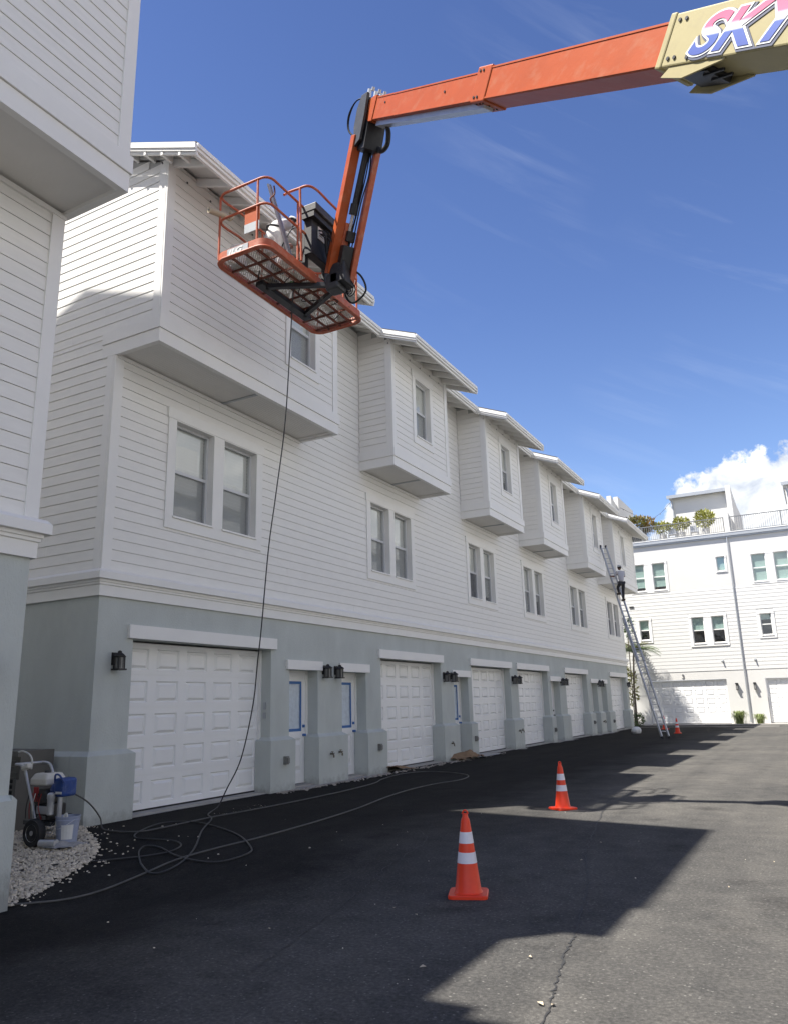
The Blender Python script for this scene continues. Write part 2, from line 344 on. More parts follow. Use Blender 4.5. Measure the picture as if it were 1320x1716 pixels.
# a facade: local x along the wall, local -y outwards
class Face:
    def __init__(s, origin, rz, parent): s.o = Vector(origin); s.rz = rz; s.p = parent
    def P(s, u, o, z):
        c, n = math.cos(s.rz), math.sin(s.rz); return s.o + Vector((c * u + n * o, n * u - c * o, z))
    def put(s, ob, u=0, o=0, z=0, parent=None):
        ob.location = s.P(u, o, z); ob.rotation_euler = (0, 0, s.rz)
        if parent is None: adopt(ob, s.p)
        return ob
    def build(s, mb, name, m, smooth=False):
        ob = mb.build(name, m, None, smooth); return s.put(ob)
def sub(parent, name, me, loc=(0, 0, 0), scale=(1, 1, 1)):
    o = bpy.data.objects.new(name, me); col.objects.link(o); o.parent = parent; o.location = loc; o.scale = scale; return o
def wall_holes(mb, u0, u1, z0, z1, o0, o1, holes, grow=0):
    if grow: holes = [(h[0] - grow, h[1] + grow, h[2] - grow, h[3] + grow) for h in holes]
    us = sorted({u0, u1, *[max(u0, min(u1, h[0])) for h in holes], *[max(u0, min(u1, h[1])) for h in holes]})
    zs = sorted({z0, z1, *[max(z0, min(z1, h[2])) for h in holes], *[max(z0, min(z1, h[3])) for h in holes]})
    for a, b in zip(us, us[1:]):
        run = None
        for c, d in zip(zs, zs[1:]):
            solid = not any(h[0] < (a + b) / 2 < h[1] and h[2] < (c + d) / 2 < h[3] for h in holes)
            if solid: run = [run[0] if run else c, d]
            if (not solid or d == zs[-1]) and run: mb.fb(a, b, o0, o1, run[0], run[1]); run = None
            if not solid: run = None
# clapboard: bottom edge proud, a dark gap under it
def board_mesh(name, m, ex):
    mb = MB(); h = ex - .006
    mb.prism([(.0, .0), (.021, .0), (.021, .004), (.012, h), (.0, h)], 0, 1, lambda a, p, q: (a, -p, q))
    return mb.mesh(name, m)
BOARD = {k: board_mesh('siding_board', M[k], .18) for k in ('siding', 'siding2')}
def siding(face, u0, u1, z0, z1, holes=(), mk='siding', ex=.18, clip=None, joined=False, z_start=None):
    rows = []; z = z0 if z_start is None else z_start
    while z < z1 - .02:
        h = min(ex, z1 - z); a0, a1 = u0, u1
        if clip: a0, a1 = clip(z + h * .9, a0, a1)
        if a1 - a0 > .05:
            cuts = sorted([c for c in holes if c[0] < a1 and c[1] > a0 and c[2] < z + h and c[3] > z])
            cur = a0
            for c in cuts:
                if c[0] - cur > .03: rows.append((cur, c[0], z, h))
                if c[2] - z > .02: rows.append((max(c[0], a0), min(c[1], a1), z, c[2] - z))
                if z + h - c[3] > .02: rows.append((max(c[0], a0), min(c[1], a1), c[3], z + h - c[3]))
                cur = max(cur, c[1])
            if a1 - cur > .03: rows.append((cur, a1, z, h))
        z += ex
    if joined:
        mb = MB()
        for a, b, zz, h in rows:
            hh = h - .006 * h / ex
            mb.prism([(0, zz), (.021, zz), (.021, zz + .004), (.012, zz + hh), (0, zz + hh)], a, b, lambda t, p, q: (t, -p, q))
        o = face.build(mb, 'siding_board', M[mk]); tag(o, kind='stuff'); return
    if mk == 'siding':
        rj = random.Random(int(face.o.x * 7 + face.o.y * 13 + u0 * 3)); cut = []
        for a, b, zz, h in rows:
            c = a
            if b - a > 4.5:
                c2_ = a + rj.uniform(1.2, b - a - 1.2); cut.append((a, c2_ - .002, zz, h)); c = c2_ + .002
            cut.append((c, b, zz, h))
        rows = cut
    for a, b, zz, h in rows:
        o = bpy.data.objects.new('siding_board', BOARD[mk]); col.objects.link(o)
        o.scale = (b - a, 1, h / .18); face.put(o, a, 0, zz)
PANE = MB().add([(0, 0, 0), (1, 0, 0), (1, 0, 1), (0, 0, 1)], [(0, 1, 2, 3)]).mesh('pane', 'glass')
SCREEN = MB().add([(0, 0, 0), (1, 0, 0), (1, 0, 1), (0, 0, 1)], [(0, 1, 2, 3)]).mesh('screen', 'screen')
def slat_mesh(n=26):
    mb = MB()
    for i in range(n):
        z = (i + .5) / n
        mb.prism([(-.013, z - .016), (-.010, z - .017), (.013, z + .014), (.010, z + .015)], 0, 1, lambda a, p, q: (a, -p, q))
    mb.fb(0, 1, -.02, .02, .985, 1.0).fb(.002, .998, -.03, -.022, .0, 1)
    return mb.mesh('blind', 'blind')
BLIND = slat_mesh()
SHADE = MB().fb(0, 1, 0, .01, 0, 1).mesh('shade', 'shade_green')
def window(face, u0, u1, z0, z1, rec=.10, blind=(0., 1.), mframe='frame_grey', shade=None, screen=True, single=False, fw=.045):
    """double-hung window in a hole: part window > pane, blind"""
    mb = MB(); d = -rec
    mb.fb(u0, u0 + fw, d - .05, d + .02, z0, z1); mb.fb(u1 - fw, u1, d - .05, d + .02, z0, z1)
    mb.fb(u0 + fw, u1 - fw, d - .05, d + .02, z0, z0 + fw * 1.3); mb.fb(u0 + fw, u1 - fw, d - .05, d + .02, z1 - fw, z1)
    zm = (z0 + z1) / 2
    if not single: mb.fb(u0 + fw, u1 - fw, d - .04, d + .012, zm - .03, zm + .03)
    w = face.build(mb, 'window', M[mframe])
    wd = u1 - u0 - 2 * fw
    if single: sub(w, 'pane', PANE, (u0 + fw, -(d - .02), z0 + fw), (wd, 1, z1 - z0 - 2 * fw))
    else:
        sub(w, 'pane', PANE, (u0 + fw, -(d - .012), zm + .03), (wd, 1, z1 - fw - zm - .03))
        sub(w, 'pane', PANE, (u0 + fw, -(d - .034), z0 + fw * 1.3), (wd, 1, zm - .03 - z0 - fw * 1.3))
        if screen: sub(w, 'screen', SCREEN, (u0 + fw, -(d - .005), z0 + fw * 1.3), (wd, 1, zm - .03 - z0 - fw * 1.3))
    if blind:
        b0 = z0 + blind[0] * (z1 - z0); b1 = z0 + blind[1] * (z1 - z0)
        tag(sub(w, 'blind', BLIND, (u0 + fw, -(d - .066), b0), (wd, 1, b1 - b0)), kind='stuff')
    if shade:
        for s0, s1 in shade:
            sub(w, 'shade', SHADE, (u0 + fw, -(d - .09), z0 + s0 * (z1 - z0)), (wd, 1, (s1 - s0) * (z1 - z0)))
    mb = MB().fb(u0 - .02, u1 + .02, d - .75, d - .70, z0 - .05, z1 + .05)
    mb.fb(u0 - .07, u0 - .02, d - .75, d - .06, z0, z1).fb(u1 + .02, u1 + .07, d - .75, d - .06, z0, z1)
    mb.fb(u0 - .02, u1 + .02, d - .70, d - .06, z1 + .0, z1 + .05).fb(u0 - .02, u1 + .02, d - .70, d - .06, z0 - .05, z0)
    sub(w, 'dark_room', mb.mesh('dark_room', 'blind' if blind and blind[0] < .1 else 'dark'))
    return w
def casing(face, u0, u1, z0, z1, holes, m='white', t=.045, ears=.03):
    mb = MB(); wall_holes(mb, u0, u1, z0, z1 - .2, .001, t, holes)
    wall_holes(mb, u0 - ears, u1 + ears, z1 - .2, z1, .001, t + .012, holes)
    for a, b, c, d in holes: mb.fb(a - .012, a, -.2, 0, c - .012, d + .012).fb(b, b + .012, -.2, 0, c - .012, d + .012).fb(a, b, -.2, 0, c - .012, c).fb(a, b, -.2, 0, d, d + .012)
    for h in holes: mb.fb(h[0] - .02, h[1] + .02, t, t + .03, h[2] - .035, h[2])
    return face.build(mb, 'window_casing', M[m])
# raised garage panel, shared
def panel_mesh():
    mb = MB(); e = .11
    mb.add([(0, 0, 0), (1, 0, 0), (1, 0, 1), (0, 0, 1), (e * .35, .032, e * .6), (1 - e * .35, .032, e * .6), (1 - e * .35, .032, 1 - e * .6), (e * .35, .032, 1 - e * .6),
            (e * 1.35, -.006, e * 1.8), (1 - e * 1.35, -.006, e * 1.8), (1 - e * 1.35, -.006, 1 - e * 1.8), (e * 1.35, -.006, 1 - e * 1.8)],
           [(0, 1, 5, 4), (1, 2, 6, 5), (2, 3, 7, 6), (3, 0, 4, 7), (4, 5, 9, 8), (5, 6, 10, 9), (6, 7, 11, 10), (7, 4, 8, 11), (8, 9, 10, 11)])
    return mb.mesh('panel', 'garage')
PANEL = panel_mesh()
def garage_door(face, u0, u1, z0, z1, rec, cols, rows=5):
    d = -rec; mb = MB(); sh = (z1 - z0) / rows; pw = (u1 - u0) / cols
    for r in range(rows):
        a = z0 + r * sh; hs = []
        for c in range(cols):
            hs.append((u0 + c * pw + pw * .13, u0 + (c + 1) * pw - pw * .13, a + sh * .17, a + sh * .83))
        wall_holes(mb, u0, u1, a + .008, a + sh - .008, d - .04, d, hs)
        mb.fb(u0, u1, d - .05, d - .012, a + sh - .008, a + sh + .008 if r < rows - 1 else a + sh)
    mb.fb(u0, u1, d - .075, d - .06, z0, z1)
    o = face.build(mb, 'garage_door', M['garage'])
    for r in range(rows):
        for c in range(cols):
            sub(o, 'panel', PANEL, (u0 + c * pw + pw * .13, -d, z0 + r * sh + sh * .17), (pw * .74, 1, sh * .66))
    sub(o, 'bottom_seal', MB().fb(u0, u1, d - .04, d + .006, z0 - .04, z0).mesh('bottom_seal', 'rubber'))
    return o
def entry_door(face, u0, u1, z0, z1, rec, tape=True, hinge_right=True, film=True):
    d = -rec; mb = MB(); w = u1 - u0
    g = (u0 + w * .17, u1 - w * .17, z0 + (z1 - z0) * .47, z1 - (z1 - z0) * .09)
    p = [(u0 + w * .16, u0 + w * .46, z0 + .22, z0 + (z1 - z0) * .40), (u0 + w * .54, u1 - w * .16, z0 + .22, z0 + (z1 - z0) * .40)]
    wall_holes(mb, u0, u1, z0, z1, d - .04, d, [g] + p)
    mb.fb(u0, u1, d - .06, d - .045, z0, g[2]); 
    o = face.build(mb, 'entry_door', M['garage'])
    for q in p: sub(o, 'panel', PANEL, (q[0], -d, q[2]), (q[1] - q[0], 1, q[3] - q[2]))
    tw = .038
    if tape:
        t = MB(); wall_holes(t, g[0] - .02, g[1] + .02, g[2] - .02, g[3] + .02, d + .001, d + .004, [(g[0] + tw, g[1] - tw, g[2] + tw, g[3] - tw)])
        sub(o, 'masking_tape', t.mesh('masking_tape', 'tape'))
    sub(o, 'pane', PANE, (g[0], -(d - .02), g[2]), (g[1] - g[0], 1, g[3] - g[2]))
    tag(sub(o, 'blind', BLIND, (g[0], -(d - .03), g[2]), (g[1] - g[0], .6, g[3] - g[2])), kind='stuff')
    if film:
        # crumpled plastic film sagging in the lower half of the glass
        t = MB(); nx, nz = 9, 9; vs = []; rnd = random.Random(int(u0 * 10))
        for j in range(nz):
            for i in range(nx):
                vs.append((g[0] + (g[1] - g[0]) * i / (nx - 1), -(d - .007 - rnd.random() * .010), g[2] + (g[3] - g[2]) * (.02 + .96 * j / (nz - 1))))
        t.add(vs, [(j * nx + i, j * nx + i + 1, (j + 1) * nx + i + 1, (j + 1) * nx + i) for j in range(nz - 1) for i in range(nx - 1)])
        sub(o, 'plastic_film', t.mesh('plastic_film', 'plastic_film'))
    hx = u1 - w * .07
    k = MB().lathe([(.03, 0), (.03, .015), (.012, .02), (.012, .04), (.028, .045), (.03, .065), (.018, .075)], 12, (hx, -d, z0 + 1.0), 'y'); 
    k2 = MB()
    for (a, b, c) in k.v: k2.v.append((a, -d - (b + d), c))
    k2.f = k.f
    sub(o, 'door_knob', k2.mesh('door_knob', 'tape' if tape else 'black', True))
    sub(o, 'deadbolt', MB().fb(hx - .03, hx + .03, d, d + .03, z0 + 1.16, z0 + 1.22).mesh('deadbolt', 'tape' if tape else 'black'))
    if tape: sub(o, 'hinge_tape', MB().fb(u1 - .02, u1 + .03, d, d + .02, z0 + .45, z0 + .57).mesh('hinge_tape', 'tape'))
    return o

# ------------------------------------------------------------------ the ground
def sst(t): t = min(1, max(0, t)); return t * t * (3 - 2 * t)
def gz(x, y): return -.19 * sst((8.3 - y) / 2.8) * sst((6.0 - x) / 3)
def grid_sheet(name, xs, ys, m, dz=0):
    mb = MB(); nx = len(xs)
    mb.add([(x, y, gz(x, y) + dz) for y in ys for x in xs], [(j * nx + i, j * nx + i + 1, (j + 1) * nx + i + 1, (j + 1) * nx + i) for j in range(len(ys) - 1) for i in range(nx - 1)])
    return tag(mb.build(name, m, None, True), kind='structure')
xs = [-600, -60, -12] + [i * .4 - 4 for i in range(31)] + [9, 14, 30, 80, 600]
ys = [-600, -60, -15] + [i * .4 - 2 for i in range(28)] + [10, 14, 20, 35, 50, 60, 120, 900]
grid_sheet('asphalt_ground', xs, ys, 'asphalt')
# crack running along the alley
rc = random.Random(3); pts = [(6.6, 13.4), (6.91, 11.62), (7.22, 9.99), (7.45, 8.9), (7.82, 7.63), (8.14, 6.09), (8.2, 5.65), (8.33, 4.96), (8.43, 4.5), (8.5, 3.6)]
sp = smooth_path([(x, y, 0) for x, y in pts], 16)
mb = MB(); vs = []
for i, p in enumerate(sp):
    w = .003 + .007 * rc.random(); j = (rc.random() - .5) * .03; vs += [(p.x - w + j, p.y, .004), (p.x + w + j, p.y, .004)]
mb.add(vs, [(2 * i, 2 * i + 1, 2 * i + 3, 2 * i + 2) for i in range(len(sp) - 1)])
tag(mb.build('asphalt_crack', 'tar'), kind='structure')
rc = random.Random(9); sp = smooth_path([(4.9, 9.9, 0), (5.4, 9.1, 0), (5.7, 7.6, 0), (6.0, 6.6, 0), (6.3, 5.3, 0), (6.5, 4.4, 0)], 14); mb = MB(); vs = []
for p in sp:
    w = .002 + .004 * rc.random(); j = (rc.random() - .5) * .04; vs += [(p.x - w + j, p.y, .004 + gz(p.x, p.y)), (p.x + w + j, p.y, .004 + gz(p.x, p.y))]
mb.add(vs, [(2 * i, 2 * i + 1, 2 * i + 3, 2 * i + 2) for i in range(len(sp) - 1)])
tag(mb.build('asphalt_crack', 'tar'), kind='structure')
# concrete strip along the garages with a ragged asphalt edge
rc = random.Random(5); mb = MB(); ysx = [8.9 + i * .25 for i in range(151)]; vs = []
for y in ysx:
    gar = any(a < y < b for a, b in ((9.25, 12.98), (17.55, 21.15), (23.45, 27.0), (27.8, 31.4), (33.9, 37.45), (42.1, 45.85)))
    e = (.06 + rc.random() * .03) if gar else .22 + .22 * rc.random()
    if y < 9.2: e = .02
    vs += [(-1.0, y, .010), (e, y, .010)]
mb.add(vs, [(2 * i, 2 * i + 1, 2 * i + 3, 2 * i + 2) for i in range(len(ysx) - 1)])
tag(mb.build('concrete_strip', 'concrete'), kind='structure')
mb = MB().box(-14, 40, 50.6, 52.6, -.1, .035); tag(mb.build('concrete_apron', 'concrete'), kind='structure')
mb = MB().box(-4, 7.5, 47.9, 48.15, -.1, .006); tag(mb.build('drain_strip', 'concrete'), kind='structure')

# ------------------------------------------------------------------ the long townhouse row
ROW = thing('townhouse_row', (0, 8.5, 0), 'long white clapboard townhouse row with grey stucco garages and jutting upper bays', 'building')
F = Face((0, 0, 0), R(90), ROW)
FE = Face((0, 8.5, 0), 0, ROW)
Y0, Y1 = 8.5, 46.4
GAR = [(9.25, 12.98), (17.55, 21.15), (23.45, 27.0), (27.8, 31.4), (33.9, 37.45), (42.1, 45.85)]
DOR = [(13.62, 14.69), (15.69, 16.8), (22.05, 23.15), (31.75, 32.95), (38.15, 39.3), (40.05, 41.15)]
BAY = [(8.5, 13.93), (16.63, 20.05), (23.2, 26.5), (28.9, 32.15), (35.5, 38.8), (41.3, 46.4)]
PAIR = [(9.78, 12.54), (16.92, 19.62), (23.45, 26.12), (28.95, 31.7), (35.45, 38.45), (42.6, 45.6)]
SINGLE = [(11.97, 13.22), (17.8, 19.05), (24.42, 25.62), (30.1, 31.25), (36.75, 37.9), (42.85, 44.0)]
# stucco ground floor
mb = MB(); holes = [(a, b, -.3, 2.83) for a, b in GAR] + [(a, b, -.3, 2.44) for a, b in DOR]
wall_holes(mb, Y0, Y1, -.3, 3.55, -.42, 0, holes)

F.build(mb, 'stucco_wall', M['stucco'])
FE.build(MB().fb(-10.4, -.42, -.3, 0, -.3, 3.55), 'stucco_wall', M['stucco'])
mb = MB().fb(Y0, Y1, -10.4, -10.0, -.3, 14); F.build(mb, 'rear_wall', M['siding2'])
# plinths, each pier a battered base
ops = sorted(GAR + DOR); piers = []; c = Y0
for a, b in ops: piers.append((c, a)); c = b
piers.append((c, Y1))
for i, (a, b) in enumerate(piers):
    mb = MB(); l = .10 if i else .10; r = .10 if i < len(piers) - 1 else .12; h = 1.0; z0 = -.3
    bw = .42 if i else .42
    vs = [(a - l, -.40, z0), (b + r, -.40, z0), (b + r, .10, z0), (a - l, .10, z0)]
    V = lambda u, o, z: (u, -o, z)
    u0, u1 = a - l, b + r
    mb.add([V(u0, -.29, z0), V(u1, -.29, z0), V(u1, .10, z0), V(u0, .10, z0), V(u0, -.29, h), V(u1, -.29, h), V(u1, .10, h), V(u0, .10, h),
            V(a - .001, -.29, h + .07), V(b + .001, -.29, h + .07), V(b + .001, .002, h + .07), V(a - .001, .002, h + .07)],
           [(0, 1, 2, 3), (0, 1, 5, 4), (1, 2, 6, 5), (2, 3, 7, 6), (3, 0, 4, 7), (4, 5, 9, 8), (5, 6, 10, 9), (6, 7, 11, 10), (7, 4, 8, 11), (8, 9, 10, 11)])
    F.build(mb, 'pier_base', M['stucco'])
mb = MB(); V = lambda u, o, z: (u, -o, z)
mb.prism([(0, -.3), (.10, -.3), (.10, 1.0), (.0, 1.07)], -10.4, -.30, lambda a, p, q: V(a, p, q)); FE.build(mb, 'end_wall_base', M['stucco'])
# lintels, doors
for i, (a, b) in enumerate(GAR):
    F.build(MB().fb(a - .13, b + .13, -.02, .06, 2.83, 3.05), 'garage_lintel', M['white'])
    garage_door(F, a + .02, b - .02, .05, 2.80, .30, 5)
    F.build(MB().fb(b - .055, b, -.299, -.24, .03, 2.82), 'door_jamb', M['white']); F.build(MB().fb(a, a + .03, -.299, -.24, .03, 2.82), 'door_jamb', M['white'])
    F.build(MB().fb(a, b, -.6, -.02, -.1, .03), 'door_sill', M['concrete'])
for i, (a, b) in enumerate(DOR):
    F.build(MB().fb(a - .13, b + .13, -.02, .055, 2.44, 2.64), 'door_lintel', M['white'])
    entry_door(F, a + .07, b - .07, .05, 2.40, .30, tape=i < 3, film=i < 3)
    F.build(MB().fb(a, a + .07, -.38, -.27, .03, 2.44).fb(b - .07, b, -.38, -.27, .03, 2.44).fb(a + .07, b - .07, -.38, -.27, 2.40, 2.44), 'door_frame', M['white'])
    F.build(MB().fb(a, b, -.6, -.02, -.1, .04), 'door_sill', M['concrete'])
# cornice between floors
def cornice(face, u0, u1, z=3.47, e=0.0, name='cornice', corner=None):
    # stepped profile (outwards, up)
    prof = [(-.02, z), (.045, z), (.045, z + .17), (.065, z + .18), (.065, z + .215), (.085, z + .22), (.085, z + .26), (.14, z + .265), (.14, z + .375), (.10, z + .42), (-.02, z + .42)]
    mb = MB(); n = len(prof); vs = []
    for st_, m_ in ((u0, corner and corner[0]), (u1, corner and corner[1])):
        for p, q in prof:
            s_ = (-1 if st_ == u0 else 1) * (p if m_ else 0); vs.append((st_ + s_, -p, q))
    mb.add(vs, [tuple(range(n)), tuple(range(n, 2 * n))[::-1]] + [(i, (i + 1) % n, n + (i + 1) % n, n + i) for i in range(n)])
    return face.build(mb, name, M['white'])
cornice(F, Y0, Y1, corner=(True, True)); cornice(FE, -10.4, 0, corner=(False, True))
# clapboard floors
whole = []; cas = []
def pair_holes(a, b, z0, z1):
    w = b - a; s = .20; mid = .30; pw = (w - 2 * s - mid) / 2
    return [(a + s, a + s + pw, z0 + .24, z1 - .22), (b - s - pw, b - s, z0 + .24, z1 - .22)]
for i, (a, b) in enumerate(PAIR):
    hs = pair_holes(a, b, 4.84, 7.13); whole += hs; cas.append((a + .02, b - .02, 4.86, 7.11))
    casing(F, a, b, 4.84, 7.13, hs)
    for j, h in enumerate(hs):
        window(F, *h, rec=.13, blind={0: ((0., 1.), (0., 1.)), 1: ((0., 1.), (.0, 1.)), 2: ((.5, 1.), (.12, 1.)), 3: ((.0, 1.), (.35, 1.)), 4: ((.0, 1.), (.0, 1.)), 5: (None, (.6, 1.))}[i][j])
bayc = [(a + .01, b - .01, 7.67, 11.6) for a, b in BAY]
zt = 11.66
mb = MB(); wall_holes(mb, Y0, Y1, 3.55, zt, -.25, -.001, whole, .014); F.build(mb, 'siding_backing', M['backing'])
# courses: near part board by board, the far end joined
wid = .16
NEAR, FAR = 28.0, Y1 - wid
ch = cas + [(a - .0, b, 7.70, 12) for a, b in BAY]
siding(F, Y0 + wid, NEAR, 3.89, 11.62, ch, 'siding')
siding(F, NEAR, FAR, 3.89, 11.62, ch, 'siding', joined=True)
F.build(MB().fb(Y0 - .03, Y0 + wid, -.02, .036, 3.88, 7.66), 'corner_board', M['white'])
FE.build(MB().fb(-.17, -.021, -.02, .036, 3.88, 7.66), 'corner_board', M['white'])
F.build(MB().fb(Y1 - wid, Y1 + .03, -.02, .036, 3.88, 7.66), 'corner_board', M['white'])
# end wall
SL = .41; EX, EZ = 1.87, 11.0
def roofz(x): return EZ + SL * (EX - x)
def clip_gable(z, a0, a1):
    xm = EX - (z - EZ + .20) / SL
    return max(a0, -11.0 - xm + 0.0) if False else a0, min(a1, xm)
FE.build(MB().fb(-10.4, -.25, -.25, -.001, 3.55, 11.25).fb(-.25, 1.0, -.25, -.001, 7.9, 11.0), 'siding_backing', M['backing'])
mbk = MB(); V = lambda u, o, z: (u, -o, z)
mbk.prism([(1.0, 11.0), (1.0, roofz(1.0) - .2), (-5.2, roofz(-5.2) - .2), (-10.4, 11.9), (-10.4, 11.25), (-.25, 11.25), (-.25, 11.0)], -.25, -.001, lambda o, p, q: V(p, o, q)); FE.build(mbk, 'gable_backing', M['backing'])
siding(FE, -5.0, -.17, 3.89, 7.66, (), 'siding')
siding(FE, -5.0, .86, 8.12 - .0, 13.5, (), 'siding', clip=clip_gable, z_start=8.12)
siding(FE, -5.0, -.3, 7.67, 8.12, (), 'siding', z_start=7.67)
siding(FE, -10.4, -5.0, 3.89, 11.2, (), 'siding', joined=True)
# bays
def bay(y0, y1, near_flush, far_flush, win, joined):
    D = 1.02; zb, zt = 7.65, 11.25
    # shell
    mb = MB(); sh = [(win[0] + .17, win[1] - .17, 8.85, 10.55)]
    G = Face((D, 0, 0), R(90), ROW)
    wall_holes(mb, y0 + .0, y1, zb + .10, zt - .05, -.22, -.001, sh, .014); G.build(mb, 'bay_backing', M['backing'])
    casing(G, win[0], win[1], 8.62, 10.78, sh)
    window(G, *sh[0], rec=.12, blind={11: (0, 1), 17: (0, 1), 24: (.28, 1), 30: (.0, 1), 36: (.45, 1), 42: (0, 1)}[int(win[0])])
    siding(G, y0 + .16, y1 - .16, 8.12, zt, [(win[0] + .02, win[1] - .02, 8.64, 10.76)], 'siding', joined=joined)
    for a, b in ((y0 - .03, y0 + .16), (y1 - .16, y1 + .03)):
        G.build(MB().fb(a, b, -.02, .036, 8.1, zt + (-.08)), 'corner_board', M['white'])
    # near side wall, faces -y
    S = Face((0, y0, 0), 0, ROW)
    if not near_flush:
        bk = MB().prism([(-.01, 7.75), (D - .225, 7.75), (D - .225, roofz(D - .225) - .06), (-.01, roofz(0) - .06)], -.2, -.001, lambda a, p, q: (p, -a, q)); S.build(bk, 'bay_backing', M['backing'])
        siding(S, 0.03, D - .16, 8.12, 11.70, (), 'siding', joined=joined, clip=lambda z, a, b: (a, min(b, EX - (z - EZ + .06) / SL)))
    S.build(MB().fb(D - .16, D - .001, -.02, .036, 8.1, zt - .05), 'corner_board', M['white'])
    S2 = Face((0, y1, 0), R(180), ROW)
    bk = MB().prism([(.01, 7.75), (-D + .001, 7.75), (-D + .001, roofz(D) - .06), (.01, roofz(0) - .06)], -.2, .025, lambda a, p, q: (p, -a, q)); S2.build(bk, 'bay_side', M['siding'])
    # stacked trim boards at the foot
    u0 = -.30 if near_flush else -.02
    o = .04
    G.build(MB().fb(y0 - o, y1 + o, -.05, o, 7.65, 7.89).fb(y0 - o - .02, y1 + o + .02, -.05, o + .025, 7.895, 8.12), 'bay_fascia', M['white'])
    S.build(MB().fb(u0, D - .051, -.05, o, 7.65, 7.89).fb(u0, D - .051, -.05, o + .02, 7.895, 8.12), 'bay_fascia', M['white'])
    S2.build(MB().fb(-D + .051, .02, -.05, o, 7.65, 7.89).fb(-D + .051, .02, -.05, o + .02, 7.895, 8.12), 'bay_fascia', M['white'])
    mb = MB(); ym = (y0 + y1) / 2
    mb.box(-.25, D - .05, y0 + .0, ym - .03, 7.70, 7.74).box(-.25, D - .05, ym + .03, y1 + .0, 7.70, 7.74); mb.box(.0, D - .06, y1 - .16, y1 - .06, 7.672, 7.70)
    x = .06
    while x < D - .1: mb.box(x, x + .057, y0 + .01, y1 - .17, 7.697, 7.6995); x += .065
    mb.build('soffit', 'soffit', ROW); MB().box(-.0, D - .06, ym - .03, ym + .03, 7.675, 7.74).build('soffit_strip', 'gutter_grey', ROW)
    MB().box(0.0, .05, y0 + .02, y1 - .02, 7.61, 7.672).build('soffit_moulding', 'white', ROW)
for i, (a, b) in enumerate(BAY): bay(a, b, i == 0, i == 5, SINGLE[i], i >= 3)
# roof: one slope, longer over the bays
def roof_strip(y0, y1, xe, name='roof_slope', rakes=(True, True)):
    z = roofz(xe)
    mb = MB(); mb.prism([(xe + .04, z + .0), (xe + .04, z + .035), (-5.2, roofz(-5.2) + .05), (-5.2, roofz(-5.2))], y0, y1, lambda a, p, q: (p, a, q)); mb.build(name, 'shingle', ROW)
    mb = MB(); mb.prism([(xe - .02, z - .045), (xe - .02, z - .012), (-1.0, roofz(-1.0) - .02), (-1.0, roofz(-1.0) - .06)], y0 + .03, y1 - .03, lambda a, p, q: (p, a, q)); mb.build('roof_deck', 'soffit', ROW)
    # stepped fascia/gutter along the eave
    for nm, (o0, o1, za, zb_) in (('gutter', (0, .10, -.085, -.005)), ('gutter', (0, .075, -.145, -.09)), ('eave_fascia', (-.02, .03, -.21, -.15))):
        MB().box(xe + o0 - .02, xe + o1 - .02, y0, y1, z + za, z + zb_).build(nm, 'white', ROW)
def rake(y, x0, x1, sgn):
    for (o0, o1, za, zb_) in ((0, .06, -.11, .0), (0, .04, -.165, -.115), (-.03, .012, -.22, -.17)):
        mb = MB(); a, b = sorted((y + sgn * o0, y + sgn * o1))
        mb.prism([(x1, roofz(x1) + za), (x1, roofz(x1) + zb_), (x0, roofz(x0) + zb_), (x0, roofz(x0) + za)], a, b, lambda t, p, q: (p, t, q)); mb.build('rake_board', 'white', ROW)
RY = [(8.25, 14.19), (16.37, 20.42), (22.95, 26.85), (28.65, 32.5), (35.2, 39.15), (41.0, 46.75)]
XR = .87
c = None
for i, (a, b) in enumerate(RY):
    roof_strip(a, b, EX)
    if i: roof_strip(RY[i - 1][1] + .001, a - .001, XR)
    rake(a, -5.2 if i == 0 else XR - .1, EX + .06, -1); rake(b, -5.2 if i == 5 else XR - .1, EX + .06, 1)
    # rafter tails under the eave
    y = a + .35
    while y < b - .1:
        mb = MB(); mb.prism([(EX - .06, roofz(EX) - .19), (EX - .06, roofz(EX) - .05), (.9, roofz(.9) - .07), (.9, roofz(.9) - .24)], y - .03, y + .03, lambda t, p, q: (p, t, q)); mb.build('rafter_tail', 'white', ROW)
        MB().lathe([(.022, -.004), (.022, 0)], 10, (1.075, y - .3, 10.98), 'x').build('vent_hole', 'dark', ROW)
        y += .62
for i in range(5):
    y = RY[i][1] + .3
    while y < RY[i + 1][0] - .1:
        mb = MB(); mb.prism([(XR - .06, roofz(XR) - .19), (XR - .06, roofz(XR) - .05), (-.1, roofz(-.1) - .07), (-.1, roofz(-.1) - .24)], y - .03, y + .03, lambda t, p, q: (p, t, q)); mb.build('rafter_tail', 'white', ROW); y += .62
# lookouts under the near rake
x = 1.55
while x > -4.8:
    mb = MB().box(x - .025, x + .025, 8.22, 8.47, roofz(x) - .24, roofz(x) - .07); mb.build('lookout', 'white', ROW); x -= .42
mb = MB(); mb.prism([(1.02, roofz(1.02) - .07), (1.02, roofz(1.02) - .16), (-5.2, roofz(-5.2) - .16), (-5.2, roofz(-5.2) - .07)], 8.465, 8.5, lambda t, p, q: (p, t, q)); mb.build('frieze_board', 'white', ROW)
mb = MB(); mb.prism([(-5.2, roofz(-5.2)), (-5.2, roofz(-5.2) + .05), (-10.8, 11.75), (-10.8, 11.7)], 8.25, 46.75, lambda a, p, q: (p, a, q)); mb.build('rear_roof_slope', 'shingle', ROW)
# far end wall of the row
FB = Face((0, Y1, 0), R(180), ROW)
FB.build(MB().fb(.42, 10.4, -.3, 0, -.3, 11.2).fb(-.999, .419, -.3, 0, 7.9, 11.0), 'far_end_wall', M['siding2'])
